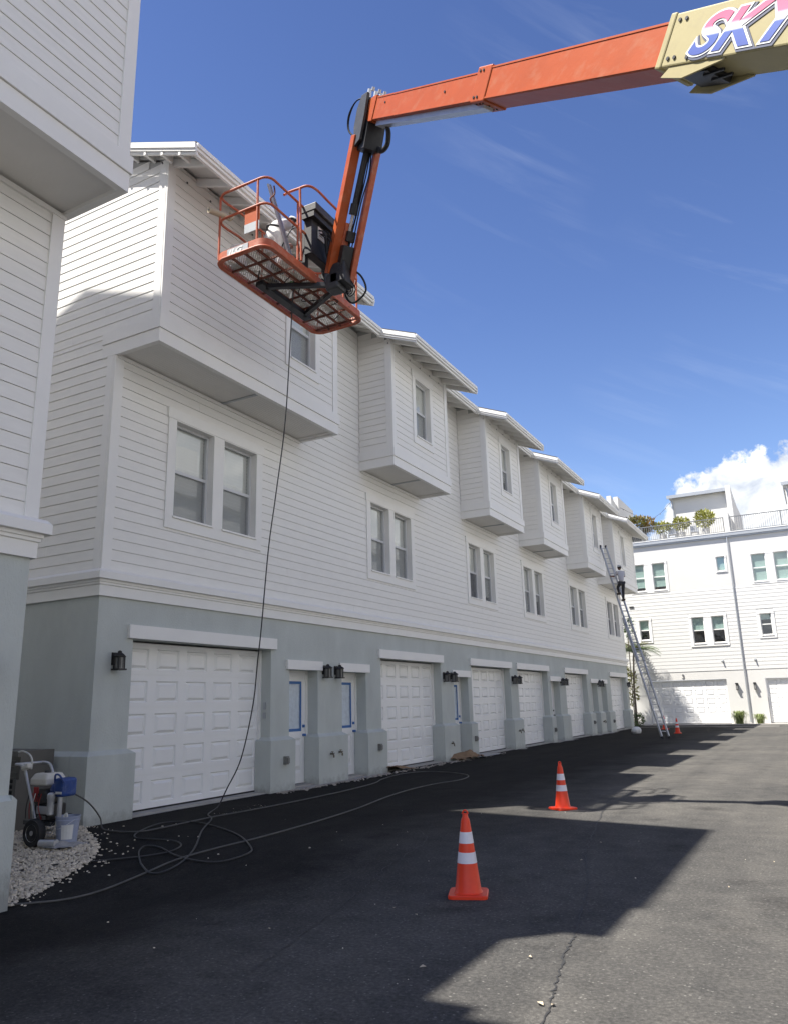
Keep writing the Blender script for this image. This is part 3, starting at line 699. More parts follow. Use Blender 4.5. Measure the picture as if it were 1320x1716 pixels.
# outlet covers and hose taps on the piers
for y, z in ((13.36, .60), (17.22, .64), (23.3, .55), (31.58, .50), (37.8, .60), (41.7, .54)):
    F.build(MB().fb(y - .055, y + .055, .10, .17, z - .08, z + .08).fb(y - .035, y + .035, .17, .20, z - .055, z + .05), 'outlet_cover', M['outlet'])
for y, z in ((15.05, .62), (15.4, .64), (27.3, .62), (27.6, .64), (39.5, .58), (39.75, .6), (21.5, .5)):
    mb = MB(); mb.tube([(y, -.10, z), (y, -.17, z), (y, -.19, z - .03), (y, -.19, z - .08)], .018, 8); mb.tube([(y, -.15, z), (y, -.15, z + .04)], .01, 6)
    mb.lathe([(.0, -.006), (.03, -.006), (.03, .006), (0, .006)], 10, (y, -.15, z + .045), 'z'); mb.tube([(y, -.15, z), (y + .07, -.16, z + .01)], .012, 6)
    F.build(mb, 'hose_tap', M['brass'], True)
F.build(MB().fb(12.981 - .02, 12.982 - .003, -.17, -.12, 1.62, 1.76).fb(12.981 - .02, 12.982 - .003, -.18, -.11, 1.44, 1.56), 'keypad', M['gutter_grey'])

# ------------------------------------------------------------------ wall lanterns (each its own thing)
def make_lantern():
    t = thing('wall_lantern', (0, 0, 0), 'x', 'lamp')
    mb = MB().fb(-.06, .06, 0, .025, -.10, .10).fb(-.02, .02, .025, .10, .03, .06); mb.build('wall_plate', 'black', t, world=False)
    mb = MB(); c = (0, -.12, 0)
    mb.lathe([(.125, .035), (.125, .045), (.08, .075), (.045, .09), (.045, .11), (.02, .125), (0, .13)], 4, c)
    o = mb.build('roof_cap', 'black', t, world=False)
    mb = MB()
    for i in range(4):
        for w_ in (0,):
            a = math.pi / 4 + i * math.pi / 2; x, y = .082 * math.cos(a), .082 * math.sin(a); mb.box(x - .007, x + .007, -.12 + y - .007, -.12 + y + .007, -.16, .035)
    for s in (-.028, .028):
        mb.box(s - .003, s + .003, -.182, -.176, -.15, .035); mb.box(-.061, -.055, -.12 + s - .003, -.12 + s + .003, -.15, .035); mb.box(.055, .061, -.12 + s - .003, -.12 + s + .003, -.15, .035)
    mb.box(-.085, .085, -.205, -.035, -.185, -.16); mb.box(-.07, .07, -.19, -.05, .02, .035)
    mb.build('cage', 'black', t, world=False)
    MB().box(-.05, .05, -.17, -.07, -.158, .018).build('glass_box', 'lampglass', t, world=False)
    return t
lan0 = make_lantern(); lan_used = False
G_L = 'black wall lanterns on the townhouse row'
LAN = [(8.88, 2.48, 'black lantern on the grey corner pier left of the nearest garage door'),
       (14.92, 2.46, 'left lantern of the nearest pair, between the two blue-taped doors'), (15.42, 2.46, 'right lantern of the nearest pair, between the two blue-taped doors'),
       (21.35, 2.46, 'left lantern of the pair right of the second garage door'), (21.88, 2.46, 'right lantern of the pair, beside the third taped door lintel'),
       (27.2, 2.46, 'left lantern of the pair between the third and fourth garage doors'), (27.66, 2.46, 'right lantern of the pair between the third and fourth garage doors'),
       (33.15, 2.46, 'left lantern of the pair just before the fifth garage door'), (33.65, 2.46, 'right lantern of the pair just before the fifth garage door'),
       (39.42, 2.46, 'left lantern of the pair between the last two entry doors'), (39.95, 2.46, 'right lantern of the pair between the last two entry doors'),
       (46.1, 2.46, 'black lantern on the last pier at the far end of the townhouse row')]
for y, z, lb in LAN:
    o = lan0 if not lan_used else copy_tree(lan0)
    lan_used = True; o.location = (0.001, y, z); o.rotation_euler = (0, 0, R(90)); tag(o, lb, 'lamp', G_L)

# ------------------------------------------------------------------ the near building at the left
NB = thing('near_townhouse', (2.75, 5.33, -.19), 'pale clapboard townhouse cut off by the left edge, its bay overhead', 'building')
XN, YN, DZ = 2.71, 5.25, -.2
A = Face((XN, 0, 0), R(90), NB)
AE = Face((0, YN, 0), R(180), NB)       # end wall facing the gap (+y)
yb = -9.0
A.build(MB().fb(yb, YN, -.4, 0, -.5, 3.35), 'stucco_wall', M['stucco'])
mb = MB(); mb.prism([(0, -.5), (.06, -.5), (.06, .82), (0, .87)], yb, YN + .0, lambda a, p, q: (a, -p, q)); A.build(mb, 'wall_base', M['stucco'])
AE.build(MB().fb(-XN + .4, 9, -.3, 0, -.5, 3.35), 'stucco_wall', M['stucco'])
mb = MB(); mb.prism([(0, -.5), (.06, -.5), (.06, .82), (0, .87)], -XN - .06, 9, lambda a, p, q: (a, -p, q)); AE.build(mb, 'wall_base', M['stucco'])
cornice(A, yb, YN, z=3.27, corner=(False, True)); cornice(AE, -XN, 9, z=3.27, corner=(True, False))
A.build(MB().fb(yb, YN, -.25, -.001, 3.35, 11.2), 'siding_backing', M['backing'])
AE.build(MB().fb(-XN + .25, 9, -.25, -.001, 3.35, 12.5), 'siding_backing', M['backing'])
siding(A, -2.5, YN - .14, 3.69, 7.46, (), 'siding')
siding(A, yb, -2.5, 3.69, 7.46, (), 'siding', joined=True)
siding(A, yb, 1.85, 7.46, 10.9, (), 'siding', joined=True)
A.build(MB().fb(YN - .14, YN + .03, -.02, .036, 3.67, 7.47), 'corner_board', M['white'])
AE.build(MB().fb(-XN + .021, -XN + .16, -.02, .036, 3.67, 7.47), 'corner_board', M['white'])
siding(AE, -XN + .16, 9, 3.69, 12.3, (), 'siding', joined=True)
# bay
DB = 1.0; B0, B1 = 1.85, YN + .04
GB = Face((XN + DB, 0, 0), R(90), NB)
GB.build(MB().fb(B0, B1, -.25, -.001, 7.56, 10.75), 'bay_backing', M['backing'])
siding(GB, B0 + .14, B1 - .14, 7.92, 10.6, (), 'siding')
for a, b in ((B1 - .14, B1 + .03), (B0 - .03, B0 + .14)): GB.build(MB().fb(a, b, -.02, .036, 7.9, 10.65), 'corner_board', M['white'])
GB.build(MB().fb(B0 - .04, B1 + .04, -.05, .04, 7.45, 7.69).fb(B0 - .06, B1 + .06, -.05, .065, 7.695, 7.92), 'bay_fascia', M['white'])
for yy, rz in ((B1, 180), (B0, 0)):
    S = Face((XN, yy, 0), R(rz), NB); sg = -1 if rz == 180 else 1
    a, b = sorted((sg * .0, sg * (DB - .051))); S.build(MB().fb(a, b, -.05, .04, 7.45, 7.69).fb(a, b, -.05, .06, 7.695, 7.92), 'bay_fascia', M['white'])
    a, b = sorted((sg * -.2, sg * (DB - .255))); S.build(MB().fb(a, b, -.2, -.001, 7.56, 10.75), 'bay_backing', M['backing'])
    a, b = sorted((sg * 0, sg * (DB - .14))); siding(S, a, b, 7.92, 10.6, (), 'siding')
    a, b = sorted((sg * (DB - .14), sg * (DB - .001))); S.build(MB().fb(a, b, -.02, .036, 7.9, 10.65), 'corner_board', M['white'])
mb = MB().box(XN - .2, XN + DB - .05, B0, B1, 7.50, 7.54); x = 0
mb.build('soffit', 'soffit', NB); MB().box(XN, XN + .05, B0, B1, 7.41, 7.47).build('soffit_moulding', 'white', NB)
GB.build(MB().fb(-3.4, .25, -1.2, 0, 7.5, 10.75), 'second_bay', M['siding2'])
MB().box(XN - 1, XN + DB + .28, -3.5, .05, 10.76, 10.86).build('bay_roof', 'white', NB)
# eaves and an unseen set-back upper storey, sized to cast the ground shadow
MB().box(XN - 1, XN + DB + .28, B0 - .05, B1 + .1, 10.76, 10.86).build('bay_roof', 'white', NB)
MB().box(XN - 6, XN + .58, yb, 1.7, 10.9, 11.0).build('eave', 'white', NB)
mb = MB(); mb.prism([(2.62, 10.8), (2.62, 14.28), (-4.0, 14.28 + 6.62 * .36), (-10, 13.6), (-10, 10.8)], 1.65, 5.1, lambda a, p, q: (p, a, q)); mb.build('shadow_storey', 'siding2', NB)
mb = MB(); mb.prism([(2.66, 14.30), (2.66, 14.38), (-4.0, 14.42 + 6.66 * .36), (-10.2, 13.7), (-10.2, 13.6), (-4.0, 14.30 + 6.66 * .36)], 1.3, 5.52, lambda a, p, q: (p, a, q)); mb.build('shadow_roof', 'shingle', NB)
MB().box(-10, 2.7, yb, 1.65, 10.8, 11.6).build('parapet', 'siding2', NB)
lo = copy_tree(lan0); lo.location = (XN + .001, 4.80, 2.2); tag(lo, 'black lantern just peeking in at the left edge on the near grey wall', 'lamp', G_L)

# ------------------------------------------------------------------ building across the end of the alley
FBD = thing('end_townhouse', (0, 52, 0), 'sunlit white three-storey townhouse closing off the end of the alley', 'building')
E_ = Face((0, 52, 0), 0, FBD)
X0, X1 = -14.0, 22.0
W3 = [(-.95, -.3 + .5), (1.02, 1.86), (7.0, 7.85), (8.24, 9.09)]
W3 = [(-.28, .56, 8.45, 10.25), (1.05, 1.86, 8.45, 10.25), (7.02, 7.84, 8.45, 10.2), (8.28, 9.1, 8.45, 10.2), (-5.4, -4.6, 8.45, 10.25), (-6.7, -5.9, 8.45, 10.25), (15.0, 15.8, 8.45, 10.2), (16.2, 17.0, 8.45, 10.2)]
WS = [(4.99, 5.52, 9.3, 10.26)]
W2 = [(-.12, .50, 5.28, 6.58), (3.10, 3.84, 4.88, 6.55), (4.28, 5.02, 4.88, 6.55), (7.06, 7.7, 5.18, 6.5), (12.4, 13.1, 4.9, 6.5), (-4.6, -3.9, 4.9, 6.5)]
G2 = [(.05, 4.72, 2.70), (6.88, 11.5, 2.66), (-6.6, -1.9, 2.7)]
mb = MB(); wall_holes(mb, X0, X1, 0, 3.18, -.3, 0, [(a, b, -.1, t) for a, b, t in G2]); E_.build(mb, 'stucco_ground_floor', M['stucco_white'])
mb = MB(); wall_holes(mb, X0, X1, 3.18, 8.26, -.3, -.001, W2, .014); E_.build(mb, 'siding_backing', M['siding2'])
mb = MB(); wall_holes(mb, X0, X1, 8.26, 11.5, -.3, .0, W3 + WS, .014); E_.build(mb, 'stucco_top_floor', M['stucco_white'])
cs2 = [(-.27, .65, 5.1, 6.72), (2.94, 5.18, 4.7, 6.7), (6.9, 7.86, 5.0, 6.65), (12.2, 13.3, 4.7, 6.7), (-4.8, -3.7, 4.7, 6.7)]
BX = board_mesh('siding_board', M['siding2'], .225)
z = 3.2
while z < 8.2:
    h = min(.225, 8.26 - z); cur = X0
    for c in sorted([q for q in cs2 if q[2] < z + h and q[3] > z] + [(5.79, 5.80, 0, 20)]):
        if c[0] > cur + .03:
            o = bpy.data.objects.new('siding_board', BX); col.objects.link(o); o.scale = (c[0] - cur, 1, h / .225); E_.put(o, cur, 0, z)
        cur = max(cur, c[1])
    o = bpy.data.objects.new('siding_board', BX); col.objects.link(o); o.scale = (X1 - cur, 1, h / .225); E_.put(o, cur, 0, z)
    z += .225
for a, b, c, d in cs2:
    casing(E_, a, b, c, d, [q for q in W2 if a < q[0] < b], t=.05, ears=.0)
casing(E_, 6.88, 9.24, 8.3, 10.34, [q for q in W3 if 6.8 < q[0] < 9], t=.03, ears=0)
casing(E_, -.42, 2.0, 8.32, 10.38, [q for q in W3 if -.4 < q[0] < 2], t=.03, ears=0)
casing(E_, 4.92, 5.6, 9.22, 10.34, WS, t=.03, ears=0)
for q in W3: window(E_, *q, rec=.06, blind=None, shade=((.14, 1),) if q[0] < 3 else ((.0, 1),), mframe='white', screen=False, fw=.05)
for q in W2: window(E_, *q, rec=.06, blind=None, shade=((.5, 1),) if q[0] < 6 else ((.72, 1),), mframe='white', screen=False, fw=.05)
for q in WS: window(E_, *q, rec=.06, blind=None, shade=((0, 1),), mframe='white', screen=False, single=True, fw=.05)
for i, (a, b, t) in enumerate(G2): garage_door(E_, a + .02, b - .02, .06, t - .02, .16, 7, 5)
E_.build(MB().fb(X0, X1, -.3, .16, 11.5, 11.70).fb(X0, X1, -.3, .10, 11.40, 11.495), 'roof_edge', M['gutter_grey'])
E_.build(MB().fb(X0, X1, -.3, .18, 11.705, 11.75), 'roof_cap', M['white'])
mb = MB(); mb.tube([(5.80, -.09, 11.4), (5.80, -.09, .1)], .038, 8); E_.build(mb, 'downspout', M['gutter_grey'], True)
for x, lb in ((4.66, 'a'), (6.5, 'b')):
    mb = MB().fb(x - .05, x + .05, 0, .06, 3.70, 3.82); mb.tube([(x, -.06, 3.76), (x - .05, -.16, 3.72)], .04, 8); E_.build(mb, 'security_light', M['gutter_grey'])
mb = MB().fb(-.64, -.36, .03, .06, 7.42, 7.54); E_.build(mb, 'wall_vent', M['chassis'])
# penthouses and terrace
MB().box(X0, X1, 52.1, 64, 11.3, 11.72).build('terrace_deck', 'concrete', FBD)
def pent(x0, x1, y0, z1, dr=True):
    MB().box(x0, x1 - .34, y0, y0 + 6, 11.72, z1 - .01).build('penthouse_wall', 'stucco_white', FBD)
    MB().box(x0 - .12, x1 - .33, y0 - .30, y0 + 5.9, z1 + .0, z1 + .12).box(x0 - .2, x1 - .33, y0 - .42, y0 - .305, z1 - .06, z1 + .16).build('penthouse_roof', 'gutter_grey', FBD)
    mb = MB(); mb.prism([(y0 - .45, 11.72), (y0 - .45, z1 + .30), (y0 + 3.6, z1 - .35), (y0 + 7.6, z1 - .35), (y0 + 7.6, 11.72)], x1 - .32, x1, lambda a, p, q: (a, p, q)); mb.build('party_wall', 'stucco_white', FBD)
    mb = MB(); mb.tube([(x0 + .08, y0 - .25, z1 - .05), (x0 + .12, y0 - .06, z1 - .25), (x0 + .12, y0 - .06, 11.8)], .05, 8); mb.build('penthouse_downspout', 'gutter_grey', FBD)
pent(2.28, 6.2, 55, 15.15); pent(9.45, 13.5, 55, 15.0)
MB().box(5.76, 6.04, 52.15, 55, 11.76, 13.12).build('terrace_divider', 'stucco_white', FBD)
MB().box(-1.40, -1.1, 53.9, 59, 11.76, 15.6).build('party_wall', 'stucco_white', FBD)
mb = MB(); mb.prism([(52.4, 11.76), (52.4, 15.35), (55.5, 14.7), (59, 14.6), (59, 11.76)], -1.55, -1.25, lambda a, p, q: (a, p, q)); mb.build('party_wall', 'stucco_white', FBD)
MB().box(-4.5, -1.6, 54.2, 59, 11.76, 14.9).build('penthouse_wall', 'stucco_white', FBD)
MB().box(-4.6, -1.6, 53.8, 59, 14.9, 15.05).build('penthouse_roof', 'gutter_grey', FBD)
def railing(a, b, lb):
    t = thing('terrace_railing', ((a + b) / 2, 52.2, 11.75), lb, 'railing', 'grey roof terrace railings')
    mb = MB().box(a, b, 52.17, 52.23, 12.74, 12.79); mb.build('top_rail', 'rail_grey', t)
    MB().box(a, b, 52.18, 52.22, 11.84, 11.875).build('bottom_rail', 'rail_grey', t)
    x = a + .06; me = MB().box(-.012, .012, -.012, .012, 0, .865).mesh('baluster', 'rail_grey')
    while x < b:
        o = bpy.data.objects.new('baluster', me); col.objects.link(o); o.location = (x, 52.2, 11.875); adopt(o, t); x += .125
    x = a + .02
    for x in (a + .03, (a + b) / 2, b - .03): MB().box(x - .025, x + .025, 52.175, 52.225, 11.72, 12.74).build('post', 'rail_grey', t)
M['rail_grey'] = mat('railing_grey', (.17, .175, .18), .5)
railing(-4.5, 5.74, 'grey balustrade in front of the potted terrace plants'); railing(6.06, 12.0, 'grey balustrade right of the terrace dividing wall, open sky behind')
def wall_lamp2(x, lb):
    t = thing('box_lantern', (x, 51.99, 2.2), lb, 'lamp', 'pair of box lanterns on the end townhouse')
    F2 = Face((x, 51.99, 2.2), 0, t)
    F2.build(MB().fb(-.07, .07, 0, .04, -.14, .22), 'wall_plate', M['black']); F2.build(MB().fb(-.08, .08, .05, .2, .14, .2).fb(-.07, .07, .04, .18, -.20, -.17), 'cage', M['black'])
    F2.build(MB().fb(-.055, .055, .06, .16, -.17, .14), 'glass_box', M['lampglass'])
wall_lamp2(5.28, 'lantern left of the grey downspout on the end townhouse'); wall_lamp2(6.28, 'lantern right of the grey downspout on the end townhouse')
def text_mesh(name, body, size, m, shear=0, offset=0, ext=.004):
    cu = bpy.data.curves.new(name, 'FONT'); cu.body = body; cu.size = size; cu.shear = shear; cu.offset = offset; cu.extrude = ext
    o = bpy.data.objects.new(name, cu); col.objects.link(o); bpy.context.view_layer.update()
    me = bpy.data.meshes.new_from_object(o.evaluated_get(bpy.context.evaluated_depsgraph_get())); bpy.data.objects.remove(o); bpy.data.curves.remove(cu)
    me.materials.clear(); me.materials.append(M[m]); me.name = name; return me
o = bpy.data.objects.new('house_number', text_mesh('house_number', '3', .38, 'num', 0, .008, .01)); col.objects.link(o); o.rotation_euler = (R(90), 0, 0); o.location = (2.14, 51.985, 2.78); adopt(o, FBD)

# ------------------------------------------------------------------ building on the other side of the alley (behind the camera's right, seen in the window panes)
OB = thing('opposite_townhouse', (15, 30, 0), 'white townhouse with balcony railings mirrored in the window panes', 'building')
O_ = Face((15, 0, 0), R(-90), OB)
cols_ = list(range(-47, -9, 6))
mb = MB(); hl = [(u, u + 1.4, z, z + 1.7) for u in cols_ for z in (4.6, 8.6)]
wall_holes(mb, -50.4, -8, 0, 11.5, -.3, 0, hl + [(u - .8, u + 3.0, 0, 2.6) for u in cols_]); O_.build(mb, 'stucco_wall', M['stucco_white'])
O_.build(MB().fb(-50.4, -8, -3.6, -.31, 0, 11.4), 'inner_block', M['stucco'])
O_.build(MB().fb(-50.4, -8, 0, .9, 7.2, 7.45), 'balcony_slab', M['white']); O_.build(MB().fb(-50.4, -8, 0, .25, 11.5, 11.75), 'roof_edge', M['white'])
mb = MB(); u = -50.4
while u < -8: mb.fb(u, u + .03, .83, .86, 7.45, 8.4); mb.fb(u, u + .03, .1, .13, 11.75, 12.7); u += .16
mb.fb(-50.4, -8, .82, .88, 8.4, 8.46).fb(-50.4, -8, .08, .15, 12.7, 12.76); tag(O_.build(mb, 'balcony_baluster', M['white']), kind='stuff')
for a in (-40, -28, -16): O_.build(MB().fb(a, a + 4, -3.5, -1.2, 11.75, 14.4), 'penthouse', M['stucco_white'])

# ------------------------------------------------------------------ traffic cones
def make_cone():
    t = thing('traffic_cone', (0, 0, 0), 'x', 'traffic cone')
    mb = MB(); H = .69
    rr = lambda z: .118 - (.118 - .032) * (z - .03) / (H - .03)
    mb.lathe([(.165, .0), (.165, .03)], 4)
    mb2 = MB().lathe([(.128, .028), (rr(.05), .05), (rr(.3), .3), (rr(.62), .62), (rr(.64) * .95, .64), (.026, .66), (.024, .69), (.012, .685), (.012, .6)], 32)
    b = MB(); s = .172
    pts = []
    for cx, cy, a0 in ((1, 1, 0), (-1, 1, 90), (-1, -1, 180), (1, -1, 270)):
        for k in range(4): an = R(a0 + k * 30); pts.append((cx * (s - .045) + .045 * math.cos(an), cy * (s - .045) + .045 * math.sin(an)))
    n = len(pts); b.add([(x, y, 0) for x, y in pts] + [(x, y, .022) for x, y in pts] + [(x * .96, y * .96, .031) for x, y in pts],
                        [tuple(range(n))[::-1], tuple(range(2 * n, 3 * n))] + [(i, (i + 1) % n, n + (i + 1) % n, n + i) for i in range(n)] + [(n + i, n + (i + 1) % n, 2 * n + (i + 1) % n, 2 * n + i) for i in range(n)])
    b.build('base', 'cone', t, world=False); mb2.build('body', 'cone', t, True, world=False)
    for z0, z1 in ((.275, .365), (.44, .535)):
        MB().lathe([(rr(z0), z0), (rr(z0) + .002, z0), (rr(z1) + .002, z1), (rr(z1), z1)], 32).build('reflective_band', 'reflect', t, True, world=False)
    mb = MB().tube([(-.022 * math.cos(a) if False else .024 * math.cos(a), 0, .685 + .032 * math.sin(a)) for a in [R(i * 20) for i in range(10)]], .007, 8); mb.build('top_loop', 'cone', t, True, world=False)
    return t
c0 = make_cone()
for i, (x, y, rz, lb) in enumerate(((6.98, 6.78, 20, 'nearest and largest orange cone, standing alone in the building shadow'),
                                     (6.13, 12.45, 52, 'second orange cone, on the sunlit strip of asphalt beside the lift shadow'),
                                     (3.57, 39.5, 10, 'small distant orange cone standing just right of the ladder foot'),
                                     (2.05, 44.9, 35, 'farthest orange cone, mostly hidden behind the ladder rails'))):
    o = c0 if i == 0 else copy_tree(c0); o.location = (x, y, gz(x, y) + .001); o.rotation_euler = (0, 0, R(rz)); tag(o, lb, 'traffic cone', 'orange traffic cones down the alley')
    if i == 0: o.scale = (1.0, 1.0, .985)

# ------------------------------------------------------------------ people
def person(parent, verts, edges, radii, m, name='body', root=0, sub_=2):
    me = bpy.data.meshes.new(name); me.from_pydata([tuple(v) for v in verts], edges, []); me.materials.append(M[m])
    o = bpy.data.objects.new(name, me); col.objects.link(o); adopt(o, parent)
    sk = o.modifiers.new('skin', 'SKIN'); sk.use_smooth_shade = True
    for i, r in enumerate(radii):
        me.skin_vertices[0].data[i].radius = (r, r) if not isinstance(r, tuple) else r; me.skin_vertices[0].data[i].use_root = (i == root)
    ss = o.modifiers.new('sub', 'SUBSURF'); ss.levels = sub_; ss.render_levels = sub_
    dg = bpy.context.evaluated_depsgraph_get(); bpy.context.view_layer.update(); dg = bpy.context.evaluated_depsgraph_get()
    nm = bpy.data.meshes.new_from_object(o.evaluated_get(dg)); o.modifiers.clear(); o.data = nm; nm.name = name
    for p in nm.polygons: p.use_smooth = True
    return o
def hand(parent, wrist, direction, palm, side, m):
    d = Vector(direction).normalized(); pn = Vector(palm).normalized(); sd_ = d.cross(pn).normalized() * side; w = Vector(wrist)
    mb = MB(); pc = w + d * .085
    mb.tube([w, w + d * .03, pc, pc + d * .01], [.024, .032, .036, .03], 10)
    for i, (o_, l) in enumerate(((-.03, .068), (-.01, .078), (.011, .072), (.03, .056))):
        a = pc + sd_ * o_; b = a + d * l * .45 + pn * .012; c2_ = b + d * l * .2 + pn * .03; e = c2_ - d * l * .15 + pn * .022
        mb.tube([a - d * .01, b, c2_, e], [.0095, .009, .0085, .007], 8)
    a = w + d * .03 - sd_ * .03; mb.tube([a, a - sd_ * .022 + d * .025 + pn * .012, a - sd_ * .018 + d * .05 + pn * .03], [.012, .0105, .008], 8)
    return mb.build('hand', m, parent, True)
def head(parent, c, fwd, m, hair, hat=None, size=1.0):
    c = Vector(c); f = Vector(fwd).normalized(); up = Vector((0, 0, 1)); s = f.cross(up).normalized(); up = s.cross(f)
    mb = MB(); rings = 12; seg = 16; base = []
    prof = [(-.115, .01, .01), (-.10, .045, .05), (-.075, .058, .078), (-.04, .066, .09), (0, .073, .094), (.04, .075, .096), (.075, .066, .085), (.10, .045, .06), (.115, .01, .015)]
    vs = []; 
    for z, a, b in prof:
        for k in range(seg):
            an = 2 * math.pi * k / seg; y = math.cos(an) * b; x = math.sin(an) * a
            if abs(math.sin(an)) < .3 and math.cos(an) > 0 and -.045 < z < .02: y += .014   # nose ridge
            vs.append(c + (f * y + s * x + up * z) * size)
    mb.add(vs, [(i * seg + k, i * seg + (k + 1) % seg, (i + 1) * seg + (k + 1) % seg, (i + 1) * seg + k) for i in range(len(prof) - 1) for k in range(seg)])
    for sx in (-1, 1): mb.obox(c + (s * sx * .078 + up * -.005) * size, s, f, up, .008, .016, .028)
    h = mb.build('head', m, parent, True)
    e = MB()
    for sx in (-1, 1): e.obox(c + (f * .088 + s * sx * .03 + up * .012) * size, s, f, up, .012, .006, .005)
    e.obox(c + (f * .088 + up * -.055) * size, s, f, up, .02, .005, .004)
    e.build('eyes_and_mouth', 'hair', parent)
    mb = MB(); vs = []
    pr = [(-.05, .070, .088), (0, .080, .102), (.05, .082, .103), (.09, .066, .084), (.122, .02, .03)]
    for z, a, b in pr:
        for k in range(seg):
            an = 2 * math.pi * k / seg; y = math.cos(an) * b - .012; x = math.sin(an) * a
            if z < .03 and math.cos(an) > .2: y -= .035
            vs.append(c + (f * y + s * x + up * z) * size)
    mb.add(vs, [(i * seg + k, i * seg + (k + 1) % seg, (i + 1) * seg + (k + 1) % seg, (i + 1) * seg + k) for i in range(len(pr) - 1) for k in range(seg)]); mb.build('hair', hair, parent, True)
    if hat:
        mb = MB(); vs = []; pr = [(.03, .115, .135), (.045, .088, .108), (.10, .082, .10), (.135, .05, .06), (.14, .005, .005)]
        for z, a, b in pr:
            for k in range(seg):
                an = 2 * math.pi * k / seg; vs.append(c + (f * (math.cos(an) * b) + s * math.sin(an) * a + up * z) * size)
        mb.add(vs, [(i * seg + k, i * seg + (k + 1) % seg, (i + 1) * seg + (k + 1) % seg, (i + 1) * seg + k) for i in range(len(pr) - 1) for k in range(seg)]); mb.build('hat', hat, parent, True)
    return h

# ------------------------------------------------------------------ extension ladder and the painter on it
LB, LT = Vector((3.81, 34.95, .0)), Vector((1.14, 38.30, 9.05))
ld = (LT - LB); LL = ld.length; ld.normalize()
ls = Vector((0, 0, 1)).cross(ld); ls.z = 0; ls.normalize(); ln = ls.cross(ld).normalized()
if ln.z < 0: ln = -ln
LAD = thing('extension_ladder', LB, 'tall aluminium extension ladder leaning on the fifth bay', 'ladder')
def rail(t0, t1, off, w, nm='rail'):
    for sx in (-1, 1):
        a = LB + ld * t0 + ls * sx * w + ln * off; b = LB + ld * t1 + ls * sx * w + ln * off; MB().bar(a, b, .045, .10, ln).build(nm, 'alu', LAD)
rail(0, 5.9, .0, .165); rail(3.6, LL, .07, .14, 'fly_rail')
rm = []
t = .3
while t < 5.8: rm.append((t, 0, .15)); t += .305
t = 3.8
while t < LL - .1: rm.append((t, .07, .125)); t += .305
for t, off, w in rm: MB().tube([LB + ld * t + ls * -w + ln * off, LB + ld * t + ls * w + ln * off], .018, 8).build('rung', 'alu', LAD, True)
for sx in (-1, 1):
    MB().obox(LB + ls * sx * .165 + Vector((0, 0, .02)), ls, ld, ln, .03, .05, .06).build('foot', 'rubber', LAD)
    MB().obox(LT + ls * sx * .14 + ln * .07, ls, ld, ln, .03, .06, .05).build('end_cap', 'rubber', LAD)
# worker: on the outer side of the ladder, facing the wall
oh = Vector((-ld.x, -ld.y, 0)).normalized()      # away from the wall
def LP(t, side=0, out=0, up=0): return LB + ld * t + ls * side + ln * out + Vector((0, 0, up))
tf = 6.75
WK = thing('person', LP(tf, 0, .12), 'person in grey shirt, dark trousers and sun hat climbing the long ladder', 'person')
ft = LP(tf, 0, .12)
hip = ft + Vector((0, 0, .86)) + oh * .14; chest = hip + Vector((0, 0, .42)) - oh * .04; neck = chest + Vector((0, 0, .16)) - oh * .02
hL = LP(tf + 1.55, -.15, .10); hR = LP(tf + 1.45, .15, .10)
vs = [hip, hip + ls * -.09 - Vector((0, 0, .04)), hip + ls * .09 - Vector((0, 0, .04)),
      (hip + ft) / 2 + ls * -.10 - oh * .03 + Vector((0, 0, .04)), ft + ls * -.09 + Vector((0, 0, .10)) + oh * .03,
      (hip + ft) / 2 + ls * .12 - oh * .12 + Vector((0, 0, .22)), ft + ls * .11 + Vector((0, 0, .40)) + oh * .02]
person(WK, vs, [(0, 1), (0, 2), (1, 3), (3, 4), (2, 5), (5, 6)], [.115, .095, .095, .07, .05, .07, .05], 'trouser', 'body')
sh = chest + Vector((0, 0, .08))
el_ = sh + ls * -.26 - oh * .12 - Vector((0, 0, .16)); er_ = sh + ls * .28 - oh * .10 - Vector((0, 0, .18))
vs = [hip + Vector((0, 0, .02)), hip + Vector((0, 0, .2)), chest, neck, sh + ls * -.17, el_, sh + ls * .17, er_]
person(WK, vs, [(0, 1), (1, 2), (2, 3), (2, 4), (4, 5), (2, 6), (6, 7)], [.13, .13, .15, .06, .075, .055, .075, .055], 'shirt', 'shirt')
for e_, h_, sx in ((el_, hL, -1), (er_, hR, 1)):
    w_ = e_ + (h_ - e_) * .78
    MB().tube([e_, (e_ + w_) / 2, w_], [.046, .043, .03], 10).build('forearm', 'skin', WK, True)
    hand(WK, w_, h_ - w_, -oh, sx, 'skin')
head(WK, neck + Vector((0, 0, .15)) - oh * .02, -oh + ls * .2, 'skin', 'hair', 'sticker')
for sx, dz_ in ((-1, .02), (1, .32)):
    b_ = ft + ls * sx * .10 + Vector((0, 0, dz_)); MB().obox(b_ - oh * .03 + Vector((0, 0, .04)), ls, oh, Vector((0, 0, 1)), .05, .14, .045).build('boot', 'boot', WK, bevel=.02)

